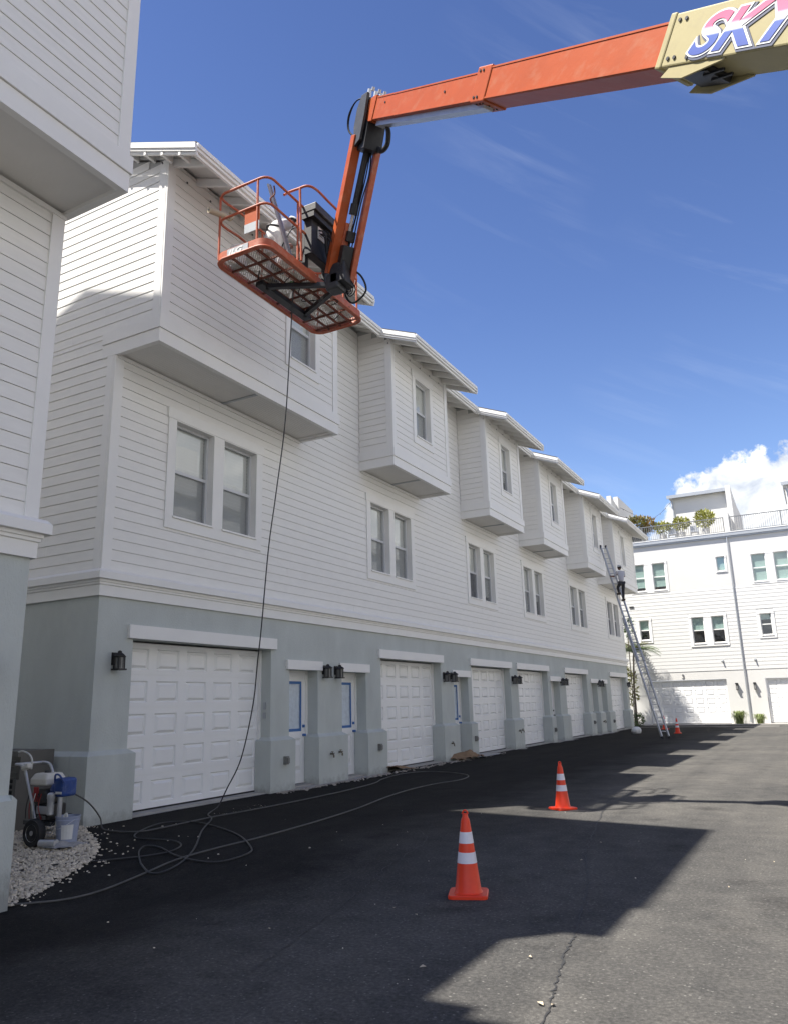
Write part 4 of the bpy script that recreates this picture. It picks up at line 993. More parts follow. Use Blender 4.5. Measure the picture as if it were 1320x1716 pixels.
# ------------------------------------------------------------------ boom lift
H_ = Vector((.847, -.531, 0)); W_ = Vector((.531, .847, 0)); Z_ = Vector((0, 0, 1))
EL = Vector((4.72, 9.57, 11.38))
bd = Vector((.702, -.44, -.558)).normalized(); bp = bd.cross(W_).normalized()
if bp.z < 0: bp = -bp
BL = thing('boom_lift', (17.2, 1.9, 0), 'orange and cream boom lift reaching over the alley with its work platform at the eaves', 'boom lift')
def beam(t0, t1, h, w, nm, m, drop=0, lip=0):
    a = EL + bd * t0 + bp * drop; b = EL + bd * t1 + bp * drop
    mb = MB().obox((a + b) / 2, bd, W_, bp, (t1 - t0) / 2, w / 2, h / 2)
    o = mb.build(nm, m, BL, bevel=.015)
    return o
def seam(t0, t1, h, w, zo, m='orange'):
    for s_ in (-1, 1):
        a = EL + bd * t0 + bp * (s_ * zo) - W_ * (w / 2 + .002); b = EL + bd * t1 + bp * (s_ * zo) - W_ * (w / 2 + .002); MB().bar(a, b, .012, .02, bp).build('weld_seam', m, BL)
beam(.12, 3.75, .37, .27, 'inner_boom', 'orange', -.0)
seam(.2, 3.6, .37, .27, .165)
# under-channel of the inner boom
mb = MB().obox(EL + bd * 1.95 - bp * .222, bd, W_, bp, 1.75, .07, .036); mb.build('cable_channel', 'alu', BL)
beam(3.62, 7.3, .40, .34, 'mid_boom', 'orange', .0); seam(3.7, 7.05, .40, .34, .18)
beam(3.50, 3.84, .435, .37, 'wear_collar', 'orange', .0)
beam(7.05, 16.3, .455, .43, 'outer_boom', 'yellow', .0)
# ragged front collar of the cream section
beam(6.98, 7.06, .475, .45, 'front_plate', 'yellow', .0)
def bolt(t, z, w, m='black', r=.017):
    c = EL + bd * t + bp * z - W_ * (w / 2); mb = MB(); mb.tube([c, c - W_ * .012], r, 10); mb.build('bolt', m, BL)
for t, z, w in ((3.58, .16, .37), (3.66, .16, .37), (3.58, -.16, .37), (3.66, -.16, .37), (7.12, .16, .43), (7.20, .16, .43), (7.12, -.16, .43), (7.20, -.16, .43), (7.36, -.18, .43), (2.6, .02, .27), (.55, .06, .27)):
    bolt(t, z, w)
for t in (3.58, 3.66, 3.74):
    for wv in (-.12, -.02, .1):
        c = EL + bd * t - bp * .218 + W_ * wv; MB().tube([c, c - bp * .012], .013, 8).build('bolt', 'black', BL)
# bracket under the cream section
for sx in (-1, 1):
    mb = MB(); o = EL + W_ * sx * .19
    P = lambda t, z: o + bd * t + bp * z
    mb.add([P(7.08, -.31) - W_ * .01, P(7.35, -.34) - W_ * .01, P(7.80, -.24) - W_ * .01, P(7.80, -.229) - W_ * .01, P(7.16, -.229) - W_ * .01,
            P(7.08, -.31) + W_ * .01, P(7.35, -.34) + W_ * .01, P(7.80, -.24) + W_ * .01, P(7.80, -.229) + W_ * .01, P(7.16, -.229) + W_ * .01],
           [(0, 1, 2, 3, 4), (9, 8, 7, 6, 5), (0, 1, 6, 5), (1, 2, 7, 6), (2, 3, 8, 7), (3, 4, 9, 8), (4, 0, 5, 9)]); mb.build('bracket_plate', 'yellow', BL)
MB().obox(EL + bd * 7.42 - bp * .262, bd, W_, bp, .17, .15, .028).build('bracket_block', 'black', BL)
for wv in (-.09, .02): MB().bar(EL + bd * 7.5 - bp * .298 + W_ * wv, EL + bd * 7.72 - bp * .27 + W_ * wv, .022, .022, bp).build('bracket_rod', 'black', BL)
# lettering
sid = -W_
def decal(me, name, t, z, off):
    o = bpy.data.objects.new(name, me); col.objects.link(o)
    mw = Matrix((( bd.x, bp.x, -W_.x, 0), (bd.y, bp.y, -W_.y, 0), (bd.z, bp.z, -W_.z, 0), (0, 0, 0, 1)))
    o.rotation_euler = mw.to_euler(); o.location = EL + bd * t + bp * z - W_ * (.215 + off); o.scale = (1.42, 1, 1); adopt(o, BL); return o
decal(text_mesh('lettering_shadow', 'SKY', .43, 'decal_dark', .42, .036, .002), 'lettering_shadow', 7.355, -0.178, .004)
decal(text_mesh('lettering_outline', 'SKY', .43, 'decal_white', .42, .026, .002), 'lettering_outline', 7.34, -0.165, .009)
decal(text_mesh('lettering', 'SKY', .43, 'decal', .42, .010, .002), 'lettering', 7.34, -0.165, .014)
mb = MB(); pl = [EL + bd * t + bp * z - W_ * .256 for t, z in ((6.95, .02), (7.06, -.25), (7.2, -.27), (7.12, -.1))]
# head fitting and knuckle at the elbow
def plate(pts, th, w0, nm, m, o=EL, X=bd, Y=bp):
    n = len(pts); mb = MB(); mb.add([o + X * a + Y * b + W_ * (w0 - th / 2) for a, b in pts] + [o + X * a + Y * b + W_ * (w0 + th / 2) for a, b in pts],
        [tuple(range(n)), tuple(range(n, 2 * n))[::-1]] + [(i, (i + 1) % n, n + (i + 1) % n, n + i) for i in range(n)]); return mb.build(nm, m, BL, bevel=.006)
plate([(-.22, .13), (.05, .20), (.16, .21), (.16, -.20), (-.02, -.20), (-.12, -.08)], .30, 0, 'boom_nose', 'orange')
plate([(-.36, .22), (-.14, .26), (-.06, -.1), (-.02, -.50), (-.20, -.62), (-.40, -.30), (-.44, .0)], .05, -.19, 'knuckle_plate', 'chassis')
plate([(-.36, .22), (-.14, .26), (-.06, -.1), (.02, -.55), (-.20, -.62), (-.40, -.30), (-.44, .0)], .05, .19, 'knuckle_plate', 'black')
plate([(-.34, .2), (-.16, .2), (.02, -.2), (.10, -.62), (-.22, -.66), (-.36, -.3)], .30, 0, 'knuckle_core', 'black')
for wv in (-.12, .0, .1):
    c = EL - bd * .26 + bp * .20 + W_ * wv; MB().tube([c, c + bp * .14 - bd * .03], [.04, .035], 10).build('hose_fitting', 'alu', BL, True)
    MB().tube([c + bp * .10 + bd * .12, c + bp * .16 + bd * .12], [.03, .028], 10).build('hose_fitting', 'alu', BL, True)
# jib: two arms and a cylinder hanging from the knuckle
JT = EL - bd * .22 - bp * .30; JB = Vector((3.42, 10.38, 9.12))
jd = (JB - JT); JL = jd.length; jd.normalize(); jn = jd.cross(W_).normalized()
if jn.dot(H_) < 0: jn = -jn
def jbar(t0, t1, wv, nv, w, h, nm, m):
    a = JT + jd * t0 + W_ * wv + jn * nv; b = JT + jd * t1 + W_ * wv + jn * nv; mb = MB().obox((a + b) / 2, jd, W_, jn, (t1 - t0) / 2, w / 2, h / 2); return mb.build(nm, m, BL, bevel=.01)
jbar(.12, JL + .02, -.16, -.08, .16, .17, 'jib_arm', 'orange')
jbar(.20, JL + .10, .17, .14, .10, .13, 'jib_link', 'orange_dirty')
jbar(1.55, 2.15, -.02, -.05, .14, .16, 'jib_gusset', 'orange_dirty')
MB().tube([JT + jd * .1 + W_ * .02 + jn * .05, JT + jd * 1.35 + W_ * .0 + jn * .05], .055, 14).build('cylinder_barrel', 'black', BL, True)
MB().tube([JT + jd * 1.35 + W_ * .0 + jn * .05, JT + jd * 1.75 + jn * .03], .03, 12).build('cylinder_rod', 'steel', BL, True)
MB().tube([JT + jd * 1.22 + jn * .05, JT + jd * 1.40 + jn * .05], .075, 14).build('cylinder_gland', 'black', BL, True)
jbar(1.68, 1.86, .03, .03, .16, .14, 'clevis', 'black')
for k in (0, 1): MB().tube(smooth_path([EL - bd * .2 + bp * .2 - W_ * .1, EL - bd * .5 + bp * .15 - W_ * .22, EL - bd * .62 - bp * .1 - W_ * (.25 + .02 * k), EL - bd * (.55 + .03 * k) - bp * .35 - W_ * .22, EL - bd * .30 - bp * .45 - W_ * .12], 6), .012, 6).build('hydraulic_hose', 'rubber', BL, True)
MB().tube(smooth_path([EL - bd * .0 - bp * .52 + W_ * .12, EL + bd * .2 - bp * .60 + W_ * .13, EL + bd * .42 - bp * .52 + W_ * .12, EL + bd * .47 - bp * .36 + W_ * .08, EL + bd * .42 - bp * .25 + W_ * .05], 6), .042, 10).build('cable_carrier_hose', 'rubber', BL, True)
rh = random.Random(4)
for k in range(5):
    o_ = rh.uniform(.05, .16)
    MB().tube(smooth_path([JT + jd * .2 + W_ * .06 + jn * .1, JT + jd * .7 + W_ * (.08 + rh.uniform(-.04, .04)) + jn * o_, JT + jd * 1.2 + W_ * .06 + jn * o_, JT + jd * 1.9 + W_ * (.06 + rh.uniform(-.05, .05)) + jn * o_ * .5, JT + jd * 2.6 + W_ * .05 + jn * .1], 5), .012, 6).build('hydraulic_hose', 'rubber', BL, True)
# platform support at the jib foot
MB().obox(JB + Vector((.05, -.02, -.05)), Vector((1, 0, 0)), Vector((0, 1, 0)), Z_, .16, .17, .20).build('rotator', 'black', BL, bevel=.03)
MB().obox(JB + Vector((-.06, -.05, -.18)), Vector((1, 0, 0)), Vector((0, 1, 0)), Z_, .14, .14, .16).build('rotator_cap', 'chassis', BL, bevel=.04)
MB().tube([JB + Vector((.12, -.15, .0)), JB + Vector((.12, -.19, .0))], .055, 14).build('pivot_pin', 'steel', BL, True)
jbar(JL - .5, JL + .1, .0, .08, .20, .16, 'lower_bracket', 'black')
PX0, PX1, PY0, PY1, PZ = 1.93, 3.06, 8.74, 11.82, 8.96
for a, b in (((JB.x - .08, JB.y - .05, 8.93), (2.25, 9.75, 8.93)), ((JB.x - .08, JB.y + .05, 8.93), (2.25, 10.95, 8.93))): MB().bar(a, b, .08, .08).build('support_arm', 'black', BL)
MB().box(2.15, 2.3, 9.6, 11.1, 8.89, 8.97).build('support_beam', 'black', BL)
# platform: rounded toe board, floor frame, mesh, rails
def rrect(x0, x1, y0, y1, rad, n=6):
    pts = []
    for cx, cy, a0 in ((x1 - rad, y1 - rad, 0), (x0 + rad, y1 - rad, 90), (x0 + rad, y0 + rad, 180), (x1 - rad, y0 + rad, 270)):
        for k in range(n + 1): an = R(a0 + 90 * k / n); pts.append((cx + rad * math.cos(an), cy + rad * math.sin(an)))
    return pts
ro = rrect(PX0, PX1, PY0, PY1, .22); ri = rrect(PX0 + .02, PX1 - .02, PY0 + .02, PY1 - .02, .20); rb = rrect(PX0 + .07, PX1 - .07, PY0 + .07, PY1 - .07, .16); n = len(ro)
mb = MB(); mb.add([(x, y, PZ) for x, y in ro] + [(x, y, PZ + .155) for x, y in ro] + [(x, y, PZ + .155) for x, y in ri] + [(x, y, PZ) for x, y in rb],
    [(i, (i + 1) % n, n + (i + 1) % n, n + i) for i in range(n)] + [(n + i, n + (i + 1) % n, 2 * n + (i + 1) % n, 2 * n + i) for i in range(n)] + [(2 * n + i, 2 * n + (i + 1) % n, 3 * n + (i + 1) % n, 3 * n + i) for i in range(n)] + [(3 * n + i, 3 * n + (i + 1) % n, (i + 1) % n, i) for i in range(n)])
mb.build('toe_board', 'orange_dirty', BL, True)
mb = MB(); mb.tube([(x, y, PZ + .01) for x, y in ro], .022, 8, closed=True); mb.build('toe_board_rim', 'orange_dirty', BL, True)
for x in (2.28, 2.55, 2.80): MB().bar((x, PY0 + .06, PZ + .02), (x, PY1 - .06, PZ + .02), .024, .045).build('floor_joist', 'rust', BL)
y = PY0 + .42
while y < PY1 - .1: MB().bar((PX0 + .05, y, PZ + .025), (PX1 - .05, y, PZ + .025), .022, .035).build('floor_crossbar', 'rust', BL); y += .42
def mesh_mat():
    m, b = new_mat('expanded_metal'); g = N('ShaderNodeNewGeometry'); o = nt.nodes['Material Output']
    mpn = N('ShaderNodeMapping'); mpn.inputs['Rotation'].default_value = (0, 0, R(45)); L(g.outputs['Position'], mpn.inputs[0])
    s = N('ShaderNodeSeparateXYZ'); L(mpn.outputs[0], s.inputs[0])
    fx = Mth('FRACT', Mth('MULTIPLY', s.outputs[0], 28)); fy = Mth('FRACT', Mth('MULTIPLY', s.outputs[1], 28))
    gr = Mth('MAXIMUM', Mth('LESS_THAN', fx, .34), Mth('LESS_THAN', fy, .34))
    deb = Ramp(noise(5, 6, .7, g.outputs['Position']), [(.53, (0, 0, 0)), (.57, (1, 1, 1))])
    fac = Mth('MAXIMUM', gr, deb)
    mx = N('ShaderNodeMix', data_type='RGBA'); L(deb, mx.inputs[0]); mx.inputs[6].default_value = (.50, .46, .42, 1); mx.inputs[7].default_value = (.62, .57, .50, 1); L(mx.outputs[2], b.inputs['Base Color'])
    tr = N('ShaderNodeBsdfTransparent'); ms = N('ShaderNodeMixShader'); L(fac, ms.inputs[0]); L(tr.outputs[0], ms.inputs[1]); L(b.outputs[0], ms.inputs[2]); L(ms.outputs[0], o.inputs[0]); return m
M['mesh'] = mesh_mat()
MB().add([(x, y, PZ + .05) for x, y in rb], [tuple(range(n))]).build('floor_mesh', 'mesh', BL)
# scraped paint flakes lying on the mesh
rf = random.Random(11); mb = MB()
for k in range(420):
    cx, cy = rf.choice(((2.6, 9.9), (2.35, 9.3), (2.75, 10.4), (2.7, 11.3), (2.3, 10.6))); x = cx + rf.gauss(0, .14); y = cy + rf.gauss(0, .28)
    if PX0 + .1 < x < PX1 - .1 and PY0 + .1 < y < PY1 - .1:
        s = rf.uniform(.008, .03); a = rf.uniform(0, 3); mb.add([(x + s * math.cos(a), y + s * math.sin(a), PZ + .045), (x - s * math.sin(a), y + s * math.cos(a), PZ + .05), (x - s * math.cos(a), y - s * math.sin(a), PZ + .048)], [(0, 1, 2)])
tag(mb.build('paint_flakes', 'card', BL), kind='stuff')
RT, RMi = 10.28, 9.78; rr_ = .022
def railpath(pts, z, nm='guard_rail', m='orange_dirty', r=rr_): MB().tube(smooth_path([(x, y, z) for x, y in pts], 6), r, 10).build(nm, m, BL, True)
for z in (RT, RMi):
    # near end and along the alley side up to the console
    pth = [(PX0 + .05, 9.30 if z == RMi else 9.3), (PX0 + .02, 9.05)] + rrect(PX0 + .02, PX1 - .02, PY0 + .04, PY1, .16, 4)[10:15] + rrect(PX0 + .02, PX1 - .02, PY0 + .04, PY1, .16, 4)[15:20] + [(PX1 - .02, 9.3), (PX1 - .02, 9.75), (PX1 - .02, 9.95)]
    MB().tube([(x, y, z) for x, y in pth], rr_, 10).build('guard_rail', 'orange_dirty', BL, True)
    MB().tube([(PX0 + .05, 9.3, z), (PX0 + .03, 10.2, z), (PX0 + .03, 11.3, z), (PX0 + .06, 11.66, z), (PX0 + .2, 11.76, z), (2.9, 11.76, z), (PX1 - .03, 11.6, z), (PX1 - .03, 11.2, z), (PX1 - .03, 11.0, z)], rr_, 10).build('guard_rail', 'orange_dirty', BL, True)
for x, y in ((PX0 + .03, PY0 + .10), (2.82, PY0 + .045), (PX1 - .02, 9.62), (PX0 + .03, 10.0), (PX0 + .03, 11.0), (PX0 + .1, 11.72), (2.95, 11.72), (PX1 - .03, 11.1)):
    MB().tube([(x, y, PZ + .1), (x, y, RT)], .02, 10).build('rail_post', 'orange_dirty', BL, True)
# console guard loop
z = 10.48
MB().tube(smooth_path([(2.90, 9.40, z - .14), (2.95, 9.50, z - .03), (3.10, 9.54, z), (3.28, 9.56, z), (3.36, 9.72, z), (3.36, 10.1, z), (3.36, 10.45, z - .01), (3.30, 10.58, z - .05), (3.12, 10.62, z - .08), (3.05, 10.70, z - .16)], 6), .022, 10).build('console_guard', 'orange_dirty', BL, True)
MB().tube([(3.14, 9.54, z), (3.12, 9.62, 9.1)], .022, 10).build('guard_post', 'orange_dirty', BL, True)
MB().tube([(3.12, 10.62, z - .08), (3.10, 10.70, 9.9)], .02, 10).build('guard_post', 'orange_dirty', BL, True)
MB().tube(smooth_path([(2.95, 9.05, RT), (2.93, 9.10, RT - .12), (2.90, 9.02, RT - .26), (2.92, 9.12, RT - .38)], 5), .014, 8).build('gate_latch', 'rust', BL, True)
# console
MB().obox((3.16, 10.27, 10.22), Vector((1, 0, 0)), Vector((0, 1, 0)), Z_, .16, .50, .075).build('console_box', 'chassis', BL, bevel=.015)
MB().obox((3.14, 10.22, 10.10), Vector((1, 0, 0)), Vector((0, 1, 0)), Z_, .13, .44, .06).build('console_underside', 'black', BL)
MB().obox((3.10, 10.20, 9.72), Vector((1, 0, 0)), Vector((0, 1, 0)), Z_, .08, .36, .36).build('console_back', 'black', BL, bevel=.01)
MB().obox((3.192, 10.12, 9.86), Vector((1, 0, 0)), Vector((0, 1, 0)), Z_, .006, .10, .12).build('warning_sticker', 'sticker', BL)
MB().box(3.199, 3.201, 10.05, 10.19, 9.85, 9.87).box(3.199, 3.201, 10.05, 10.17, 9.81, 9.82).build('sticker_print', 'ink', BL)
for y in (9.95, 10.6): MB().obox((3.2, y, 10.31), Vector((1, 0, 0)), Vector((0, 1, 0)), Z_, .02, .05, .02).build('console_clip', 'black', BL)
rh = random.Random(8)
for k in range(16):
    y = rh.uniform(10.0, 10.5); x = 3.18 + rh.uniform(0, .16)
    MB().tube(smooth_path([(3.15, y, 9.95 + rh.uniform(-.1, .1)), (x + .1, y + rh.uniform(-.1, .15), 9.75), (x + .08 * rh.random(), y + .1, 9.5), (3.2 + rh.uniform(0, .2), 10.35 + rh.uniform(-.1, .1), 9.25), tuple(JB + Vector((0, 0, .05)))], 5), rh.choice((.010, .014, .018)), 6).build('control_cable', rh.choice(('rubber', 'rubber', 'chassis')), BL, True)
MB().tube(smooth_path([tuple(JB + Vector((.1, .05, .15))), tuple(JB + Vector((.35, .12, -.05))), tuple(JB + Vector((.42, .18, -.35))), tuple(JB + Vector((.15, .2, -.5))), tuple(JB + Vector((-.05, .25, -.25))), tuple(JB + Vector((.0, .2, .05)))], 7), .018, 8).build('hydraulic_hose', 'rubber', BL, True)
for k in range(9):
    y = 9.4 + .26 * k + rh.uniform(-.05, .05); x = rh.uniform(2.1, 2.95)
    MB().tube(smooth_path([(x, y, PZ + .05), (x + rh.uniform(-.2, .2), y + .12, PZ + rh.uniform(-.06, .08)), (x + rh.uniform(-.2, .2), y + .3, PZ + .05)], 5), .009, 6).build('loose_cable', 'rubber', BL, True)
for k in range(4):
    MB().tube(smooth_path([tuple(JB + Vector((.05, -.1, .1))), tuple(JB + Vector((.1 + .05 * k, .1, -.12 - .05 * k))), tuple(JB + Vector((.0, .3, -.15 - .04 * k))), tuple(JB + Vector((-.15, .25, .05)))], 6), .011, 6).build('hydraulic_hose', 'rubber', BL, True)
MB().obox((2.98, 10.55, 9.55), Vector((1, 0, 0)), Vector((0, 1, 0)), Z_, .04, .05, .42).build('console_bracket', 'black', BL)
MB().obox((3.0, 9.9, 9.5), Vector((1, 0, 0)), Vector((0, 1, 0)), Z_, .03, .05, .38).build('console_bracket', 'black', BL)
# orange plates on the platform
MB().box(2.55, 2.86, PY0 + .05, PY0 + .06, 9.50, 9.76).build('rail_panel', 'orange', BL); MB().box(2.55, 2.86, PY0 + .045, PY0 + .058, 9.33, 9.495).build('manual_box', 'gutter_grey', BL)
me = text_mesh('maker_lettering', 'JLG', .125, 'decal_white', .25, .004, .002); o = bpy.data.objects.new('maker_lettering', me); col.objects.link(o); o.rotation_euler = (R(90), 0, 0); o.location = (2.27, PY0 - .014, PZ + .03); o.scale = (1.5, 1, 1); adopt(o, BL)
MB().box(2.24, 2.68, PY0 - .010, PY0 - .001, PZ + .018, PZ + .140).build('maker_plate', 'gutter_grey', BL)
# chassis parked to the right of the camera
TB = EL + bd * 16.3
MB().obox((TB.x + .3, TB.y - .2, 1.75), H_, W_, Z_, 1.2, 1.1, .55).build('turret', 'orange', BL, bevel=.06)
MB().obox((TB.x, TB.y, .85), H_, W_, Z_, 1.7, .9, .22).build('chassis', 'chassis', BL, bevel=.04)
MB().obox((TB.x - .2, TB.y + .1, 2.45), H_, W_, Z_, .5, .35, .35).build('boom_pivot', 'orange', BL, bevel=.04)
for sx in (-1, 1):
    for sy in (-1, 1):
        c = Vector((TB.x, TB.y, .5)) + H_ * sx * 1.35 + W_ * sy * 1.05; w = MB().tube([c - W_ * .17, c + W_ * .17], .5, 24).build('wheel', 'rubber', BL, True, bevel=.04)
        h = MB().tube([c - W_ * .18, c + W_ * .18], .22, 16).build('hub', 'orange', None); h.parent = w
# things lying in the platform
t = thing('paint_bucket', (2.15, 9.1, PZ + .06), 'white paint bucket in the near corner of the work platform', 'bucket')
MB().lathe([(.0, 0), (.13, 0), (.15, .34), (.155, .34), (.155, .36), (.145, .36), (.14, .1)], 20, (2.15, 9.14, PZ + .06)).build('pail', 'bucket_white', t, True)
MB().lathe([(.152, .24), (.160, .24), (.160, .25), (.152, .25)], 20, (2.15, 9.14, PZ + .06)).build('rim', 'chassis', t, True)
MB().lathe([(.156, .29), (.163, .29), (.163, .30), (.156, .30)], 20, (2.15, 9.14, PZ + .06)).build('rim', 'chassis', t, True)
t = thing('masking_paper_roll', (2.0, 8.85, 9.9), 'brown roll of masking paper tied outside the near end of the work platform', 'paper roll')
MB().tube([(1.90, 8.62, 9.93), (2.02, 9.02, 9.97)], .055, 16).build('roll', 'card', t, True); MB().tube([(1.897, 8.61, 9.93), (1.90, 8.622, 9.93)], .02, 12).build('core', 'dark', t)
MB().tube([(2.06 + .06 * math.cos(a), 8.98 + .01, 9.97 + .08 * math.sin(a)) for a in [R(i * 30) for i in range(12)]], .018, 8, closed=True).build('tape_ring', 'card', t, True)
t = thing('aluminium_plank', (2.9, 9.3, 9.1), 'pale aluminium board standing slanted inside the work platform', 'board')
MB().bar((2.82, 9.83, 9.12), (2.70, 9.24, 10.52), .15, .03, (1, .2, 0)).build('plank_body', 'alu', t); 
for o_ in (-.07, .07): MB().bar((2.82, 9.83, 9.12), (2.70, 9.24, 10.52), .012, .05, (1, .2, 0)).build('plank_rib', 'alu', t)
t = thing('green_bottle', (2.55, 10.15, PZ + .06), 'small green container lying on the platform floor', 'container')
MB().box(2.52, 2.62, 10.05, 10.25, PZ + .055, PZ + .14).build('container_body', 'tool_green', t, bevel=.015); MB().lathe([(.02, 0), (.02, .03)], 10, (2.57, 10.27, PZ + .09), 'y').build('cap', 'bucket_white', t)
# painter crouching in the platform
PW = thing('person', (2.45, 9.6, PZ + .06), 'person in white paint-stained overalls bending down inside the lift platform', 'person')
ft = Vector((2.5, 9.75, PZ + .10))
hip = Vector((2.52, 9.62, PZ + .86)); ch_ = Vector((2.50, 9.95, PZ + 1.24)); nk = Vector((2.50, 10.12, PZ + 1.33))
vs = [hip, hip + Vector((-.10, 0, -.05)), hip + Vector((.10, 0, -.05)), ft + Vector((-.14, -.02, .40)), ft + Vector((-.16, .02, .0)), ft + Vector((.12, -.05, .42)), ft + Vector((.16, -.25, .0)),
      (hip + ch_) / 2 + Vector((0, -.04, .06)), ch_, nk, ch_ + Vector((-.18, .02, .0)), ch_ + Vector((-.26, .22, -.22)), ch_ + Vector((.18, .02, .0)), ch_ + Vector((.26, .18, -.24))]
person(PW, vs, [(0, 1), (0, 2), (1, 3), (3, 4), (2, 5), (5, 6), (0, 7), (7, 8), (8, 9), (8, 10), (10, 11), (8, 12), (12, 13)],
       [.13, .11, .11, .085, .06, .085, .06, .14, .155, .06, .085, .055, .085, .055], 'coverall', 'body')
for sx, e_ in ((-1, ch_ + Vector((-.26, .22, -.22))), (1, ch_ + Vector((.26, .18, -.24)))):
    w_ = e_ + Vector((sx * -.06, .16, .10)); MB().tube([e_, (e_ + w_) / 2, w_], [.052, .045, .032], 10).build('forearm', 'coverall', PW, True); hand(PW, w_, (0, .8, .4), (0, .4, -.8), sx, 'skin2')
head(PW, nk + Vector((0, .09, .10)), (0, 1, -.25), 'skin2', 'hair', 'bucket_white')
for x, y in ((ft.x - .16, ft.y + .04), (ft.x + .16, ft.y - .22)): MB().box(x - .05, x + .05, y - .10, y + .18, PZ + .055, PZ + .15).build('shoe', 'hair', PW, bevel=.02)
MB().tube(smooth_path([hip + Vector((-.15, 0, .1)), hip + Vector((0, -.15, .1)), hip + Vector((.15, 0, .1)), hip + Vector((.12, .15, .12))], 5), .02, 8).build('harness_belt', 'vest', PW, True)

# ------------------------------------------------------------------ hoses
def hose(pts, rad, m, name, label, k=7):
    P = [(p[0], p[1], (gz(p[0], p[1]) + rad + .004) if len(p) == 2 else p[2]) for p in pts]
    o = MB().tube(smooth_path(P, k), rad, 8).build(name, m, None, True); return tag(o, label, 'hose', 'spray hoses lying about the alley')
hose([(2.6, 9.55, 9.2), (2.85, 9.70, 9.85), (3.12, 9.63, 9.6), (2.9, 9.75, 9.1), (2.35, 10.42, 8.85), (2.2, 10.57, 8.25), (2.08, 10.6, 6.68), (1.95, 10.52, 5.3), (1.8, 10.53, 4.36), (1.6, 10.62, 3.0), (1.45, 10.72, 2.42), (1.25, 10.87, 1.72), (.95, 10.95, .82), (.62, 10.98, .30), (.50, 10.9), (1.0, 10.1), (1.46, 9.66), (2.1, 8.75), (2.87, 7.78), (3.2, 7.23), (3.29, 6.85), (3.15, 6.77), (2.74, 7.02)],
     .011, 'hose', 'black_hose', 'long black hose hanging from the lift platform down across the nearest garage')
hose([(.72, 7.55, .60), (.80, 7.6, .59), (.72, 7.95, .42), (.45, 8.4, .16), (.55, 8.38), (.98, 8.26), (1.31, 8.37), (1.35, 8.78), (1.31, 9.82), (1.38, 10.9), (1.40, 12.26), (1.33, 13.82), (1.16, 15.14), (.86, 16.05), (.70, 17.31), (.98, 18.0), (1.74, 17.87), (2.44, 17.26), (2.68, 16.28), (2.52, 15.31), (2.52, 14.14), (2.72, 12.76), (3.0, 11.4), (3.19, 9.81), (3.26, 8.53), (3.17, 7.74), (3.07, 7.25), (3.09, 6.76), (3.11, 6.19), (3.02, 5.83), (2.8, 5.59), (2.6, 5.45), (2.3, 5.50)],
     .0105, 'hose_lt', 'spray_hose', 'grey spray hose leaving the blue sprayer and looping along the garages and back')
hose([(1.3, 6.2), (1.59, 6.65), (2.05, 6.95), (2.5, 7.25), (2.7, 7.51), (2.61, 7.81), (2.3, 7.99), (1.93, 7.99), (1.64, 7.98), (1.31, 8.33), (1.0, 9.13), (1.54, 9.31), (2.71, 8.72), (3.53, 8.03), (3.77, 7.71), (3.71, 7.33), (3.41, 7.27), (2.92, 7.4), (2.4, 7.65), (2.16, 7.65), (2.3, 7.41), (2.74, 7.02)],
     .010, 'hose', 'black_hose', 'thin black hose coiled in loops between the gravel and the nearest garage')

# ------------------------------------------------------------------ gravel and loose stones
poly = [(.02, 8.41), (.18, 8.36), (1.07, 7.8), (1.62, 7.40), (1.98, 7.0), (2.16, 6.61), (2.25, 6.36), (2.46, 5.9), (2.55, 5.62), (2.7, 5.40), (2.6, 5.2), (-4, 5.2), (-4, 8.45)]
def inside(x, y):
    c_ = False; n_ = len(poly)
    for i in range(n_):
        (x1, y1), (x2, y2) = poly[i], poly[(i + 1) % n_]
        if (y1 > y) != (y2 > y) and x < (x2 - x1) * (y - y1) / (y2 - y1) + x1: c_ = not c_
    return c_
rg = random.Random(2)
mb = MB(); vs = [(x, y, gz(x, y) + .006) for x, y in poly]; mb.add(vs, [tuple(range(len(poly)))])
bm_ = None
pts_ = []
step = .12; cells = MB()
yy = 5.2
while yy < 8.44:
    xx = -4
    while xx < 2.8:
        if all(inside(xx + a * step, yy + b_ * step) for a in (0, 1) for b_ in (0, 1)):
            cells.add([(xx, yy, gz(xx, yy) + .005), (xx + step, yy, gz(xx + step, yy) + .005), (xx + step, yy + step, gz(xx + step, yy + step) + .005), (xx, yy + step, gz(xx, yy + step) + .005)], [(0, 1, 2, 3)])
        xx += step
    yy += step
tag(cells.build('gravel_bed', 'pebble_base'), kind='structure')
def pebble(mb, x, y, z, s, rnd):
    a = rnd.uniform(0, 6.28); ex = s * rnd.uniform(.7, 1.3); ey = s * rnd.uniform(.5, .9); ez = s * rnd.uniform(.45, .85); ca, sa = math.cos(a), math.sin(a)
    pr = []
    for k in range(6):
        an = k * 1.0472; q = rnd.uniform(.8, 1.15); px, py = ex * q * math.cos(an), ey * q * math.sin(an); pr.append((x + px * ca - py * sa, y + px * sa + py * ca, z + ez * rnd.uniform(-.1, .3)))
    t1, t2 = rnd.uniform(-.3, .3), rnd.uniform(-.3, .3)
    up = [(x + (p[0] - x) * .6 + t1 * s * .3, y + (p[1] - y) * .6 + t2 * s * .3, z + ez) for p in pr]
    mb.add(pr + up, [(i, (i + 1) % 6, 6 + (i + 1) % 6, 6 + i) for i in range(6)] + [tuple(range(6, 12))])
mb = MB(); cnt = 0
while cnt < 9000:
    x = rg.uniform(-.8, 2.75); y = rg.uniform(5.2, 8.45)
    if inside(x, y): pebble(mb, x, y, gz(x, y) + rg.uniform(.0, .022), rg.uniform(.012, .030), rg); cnt += 1
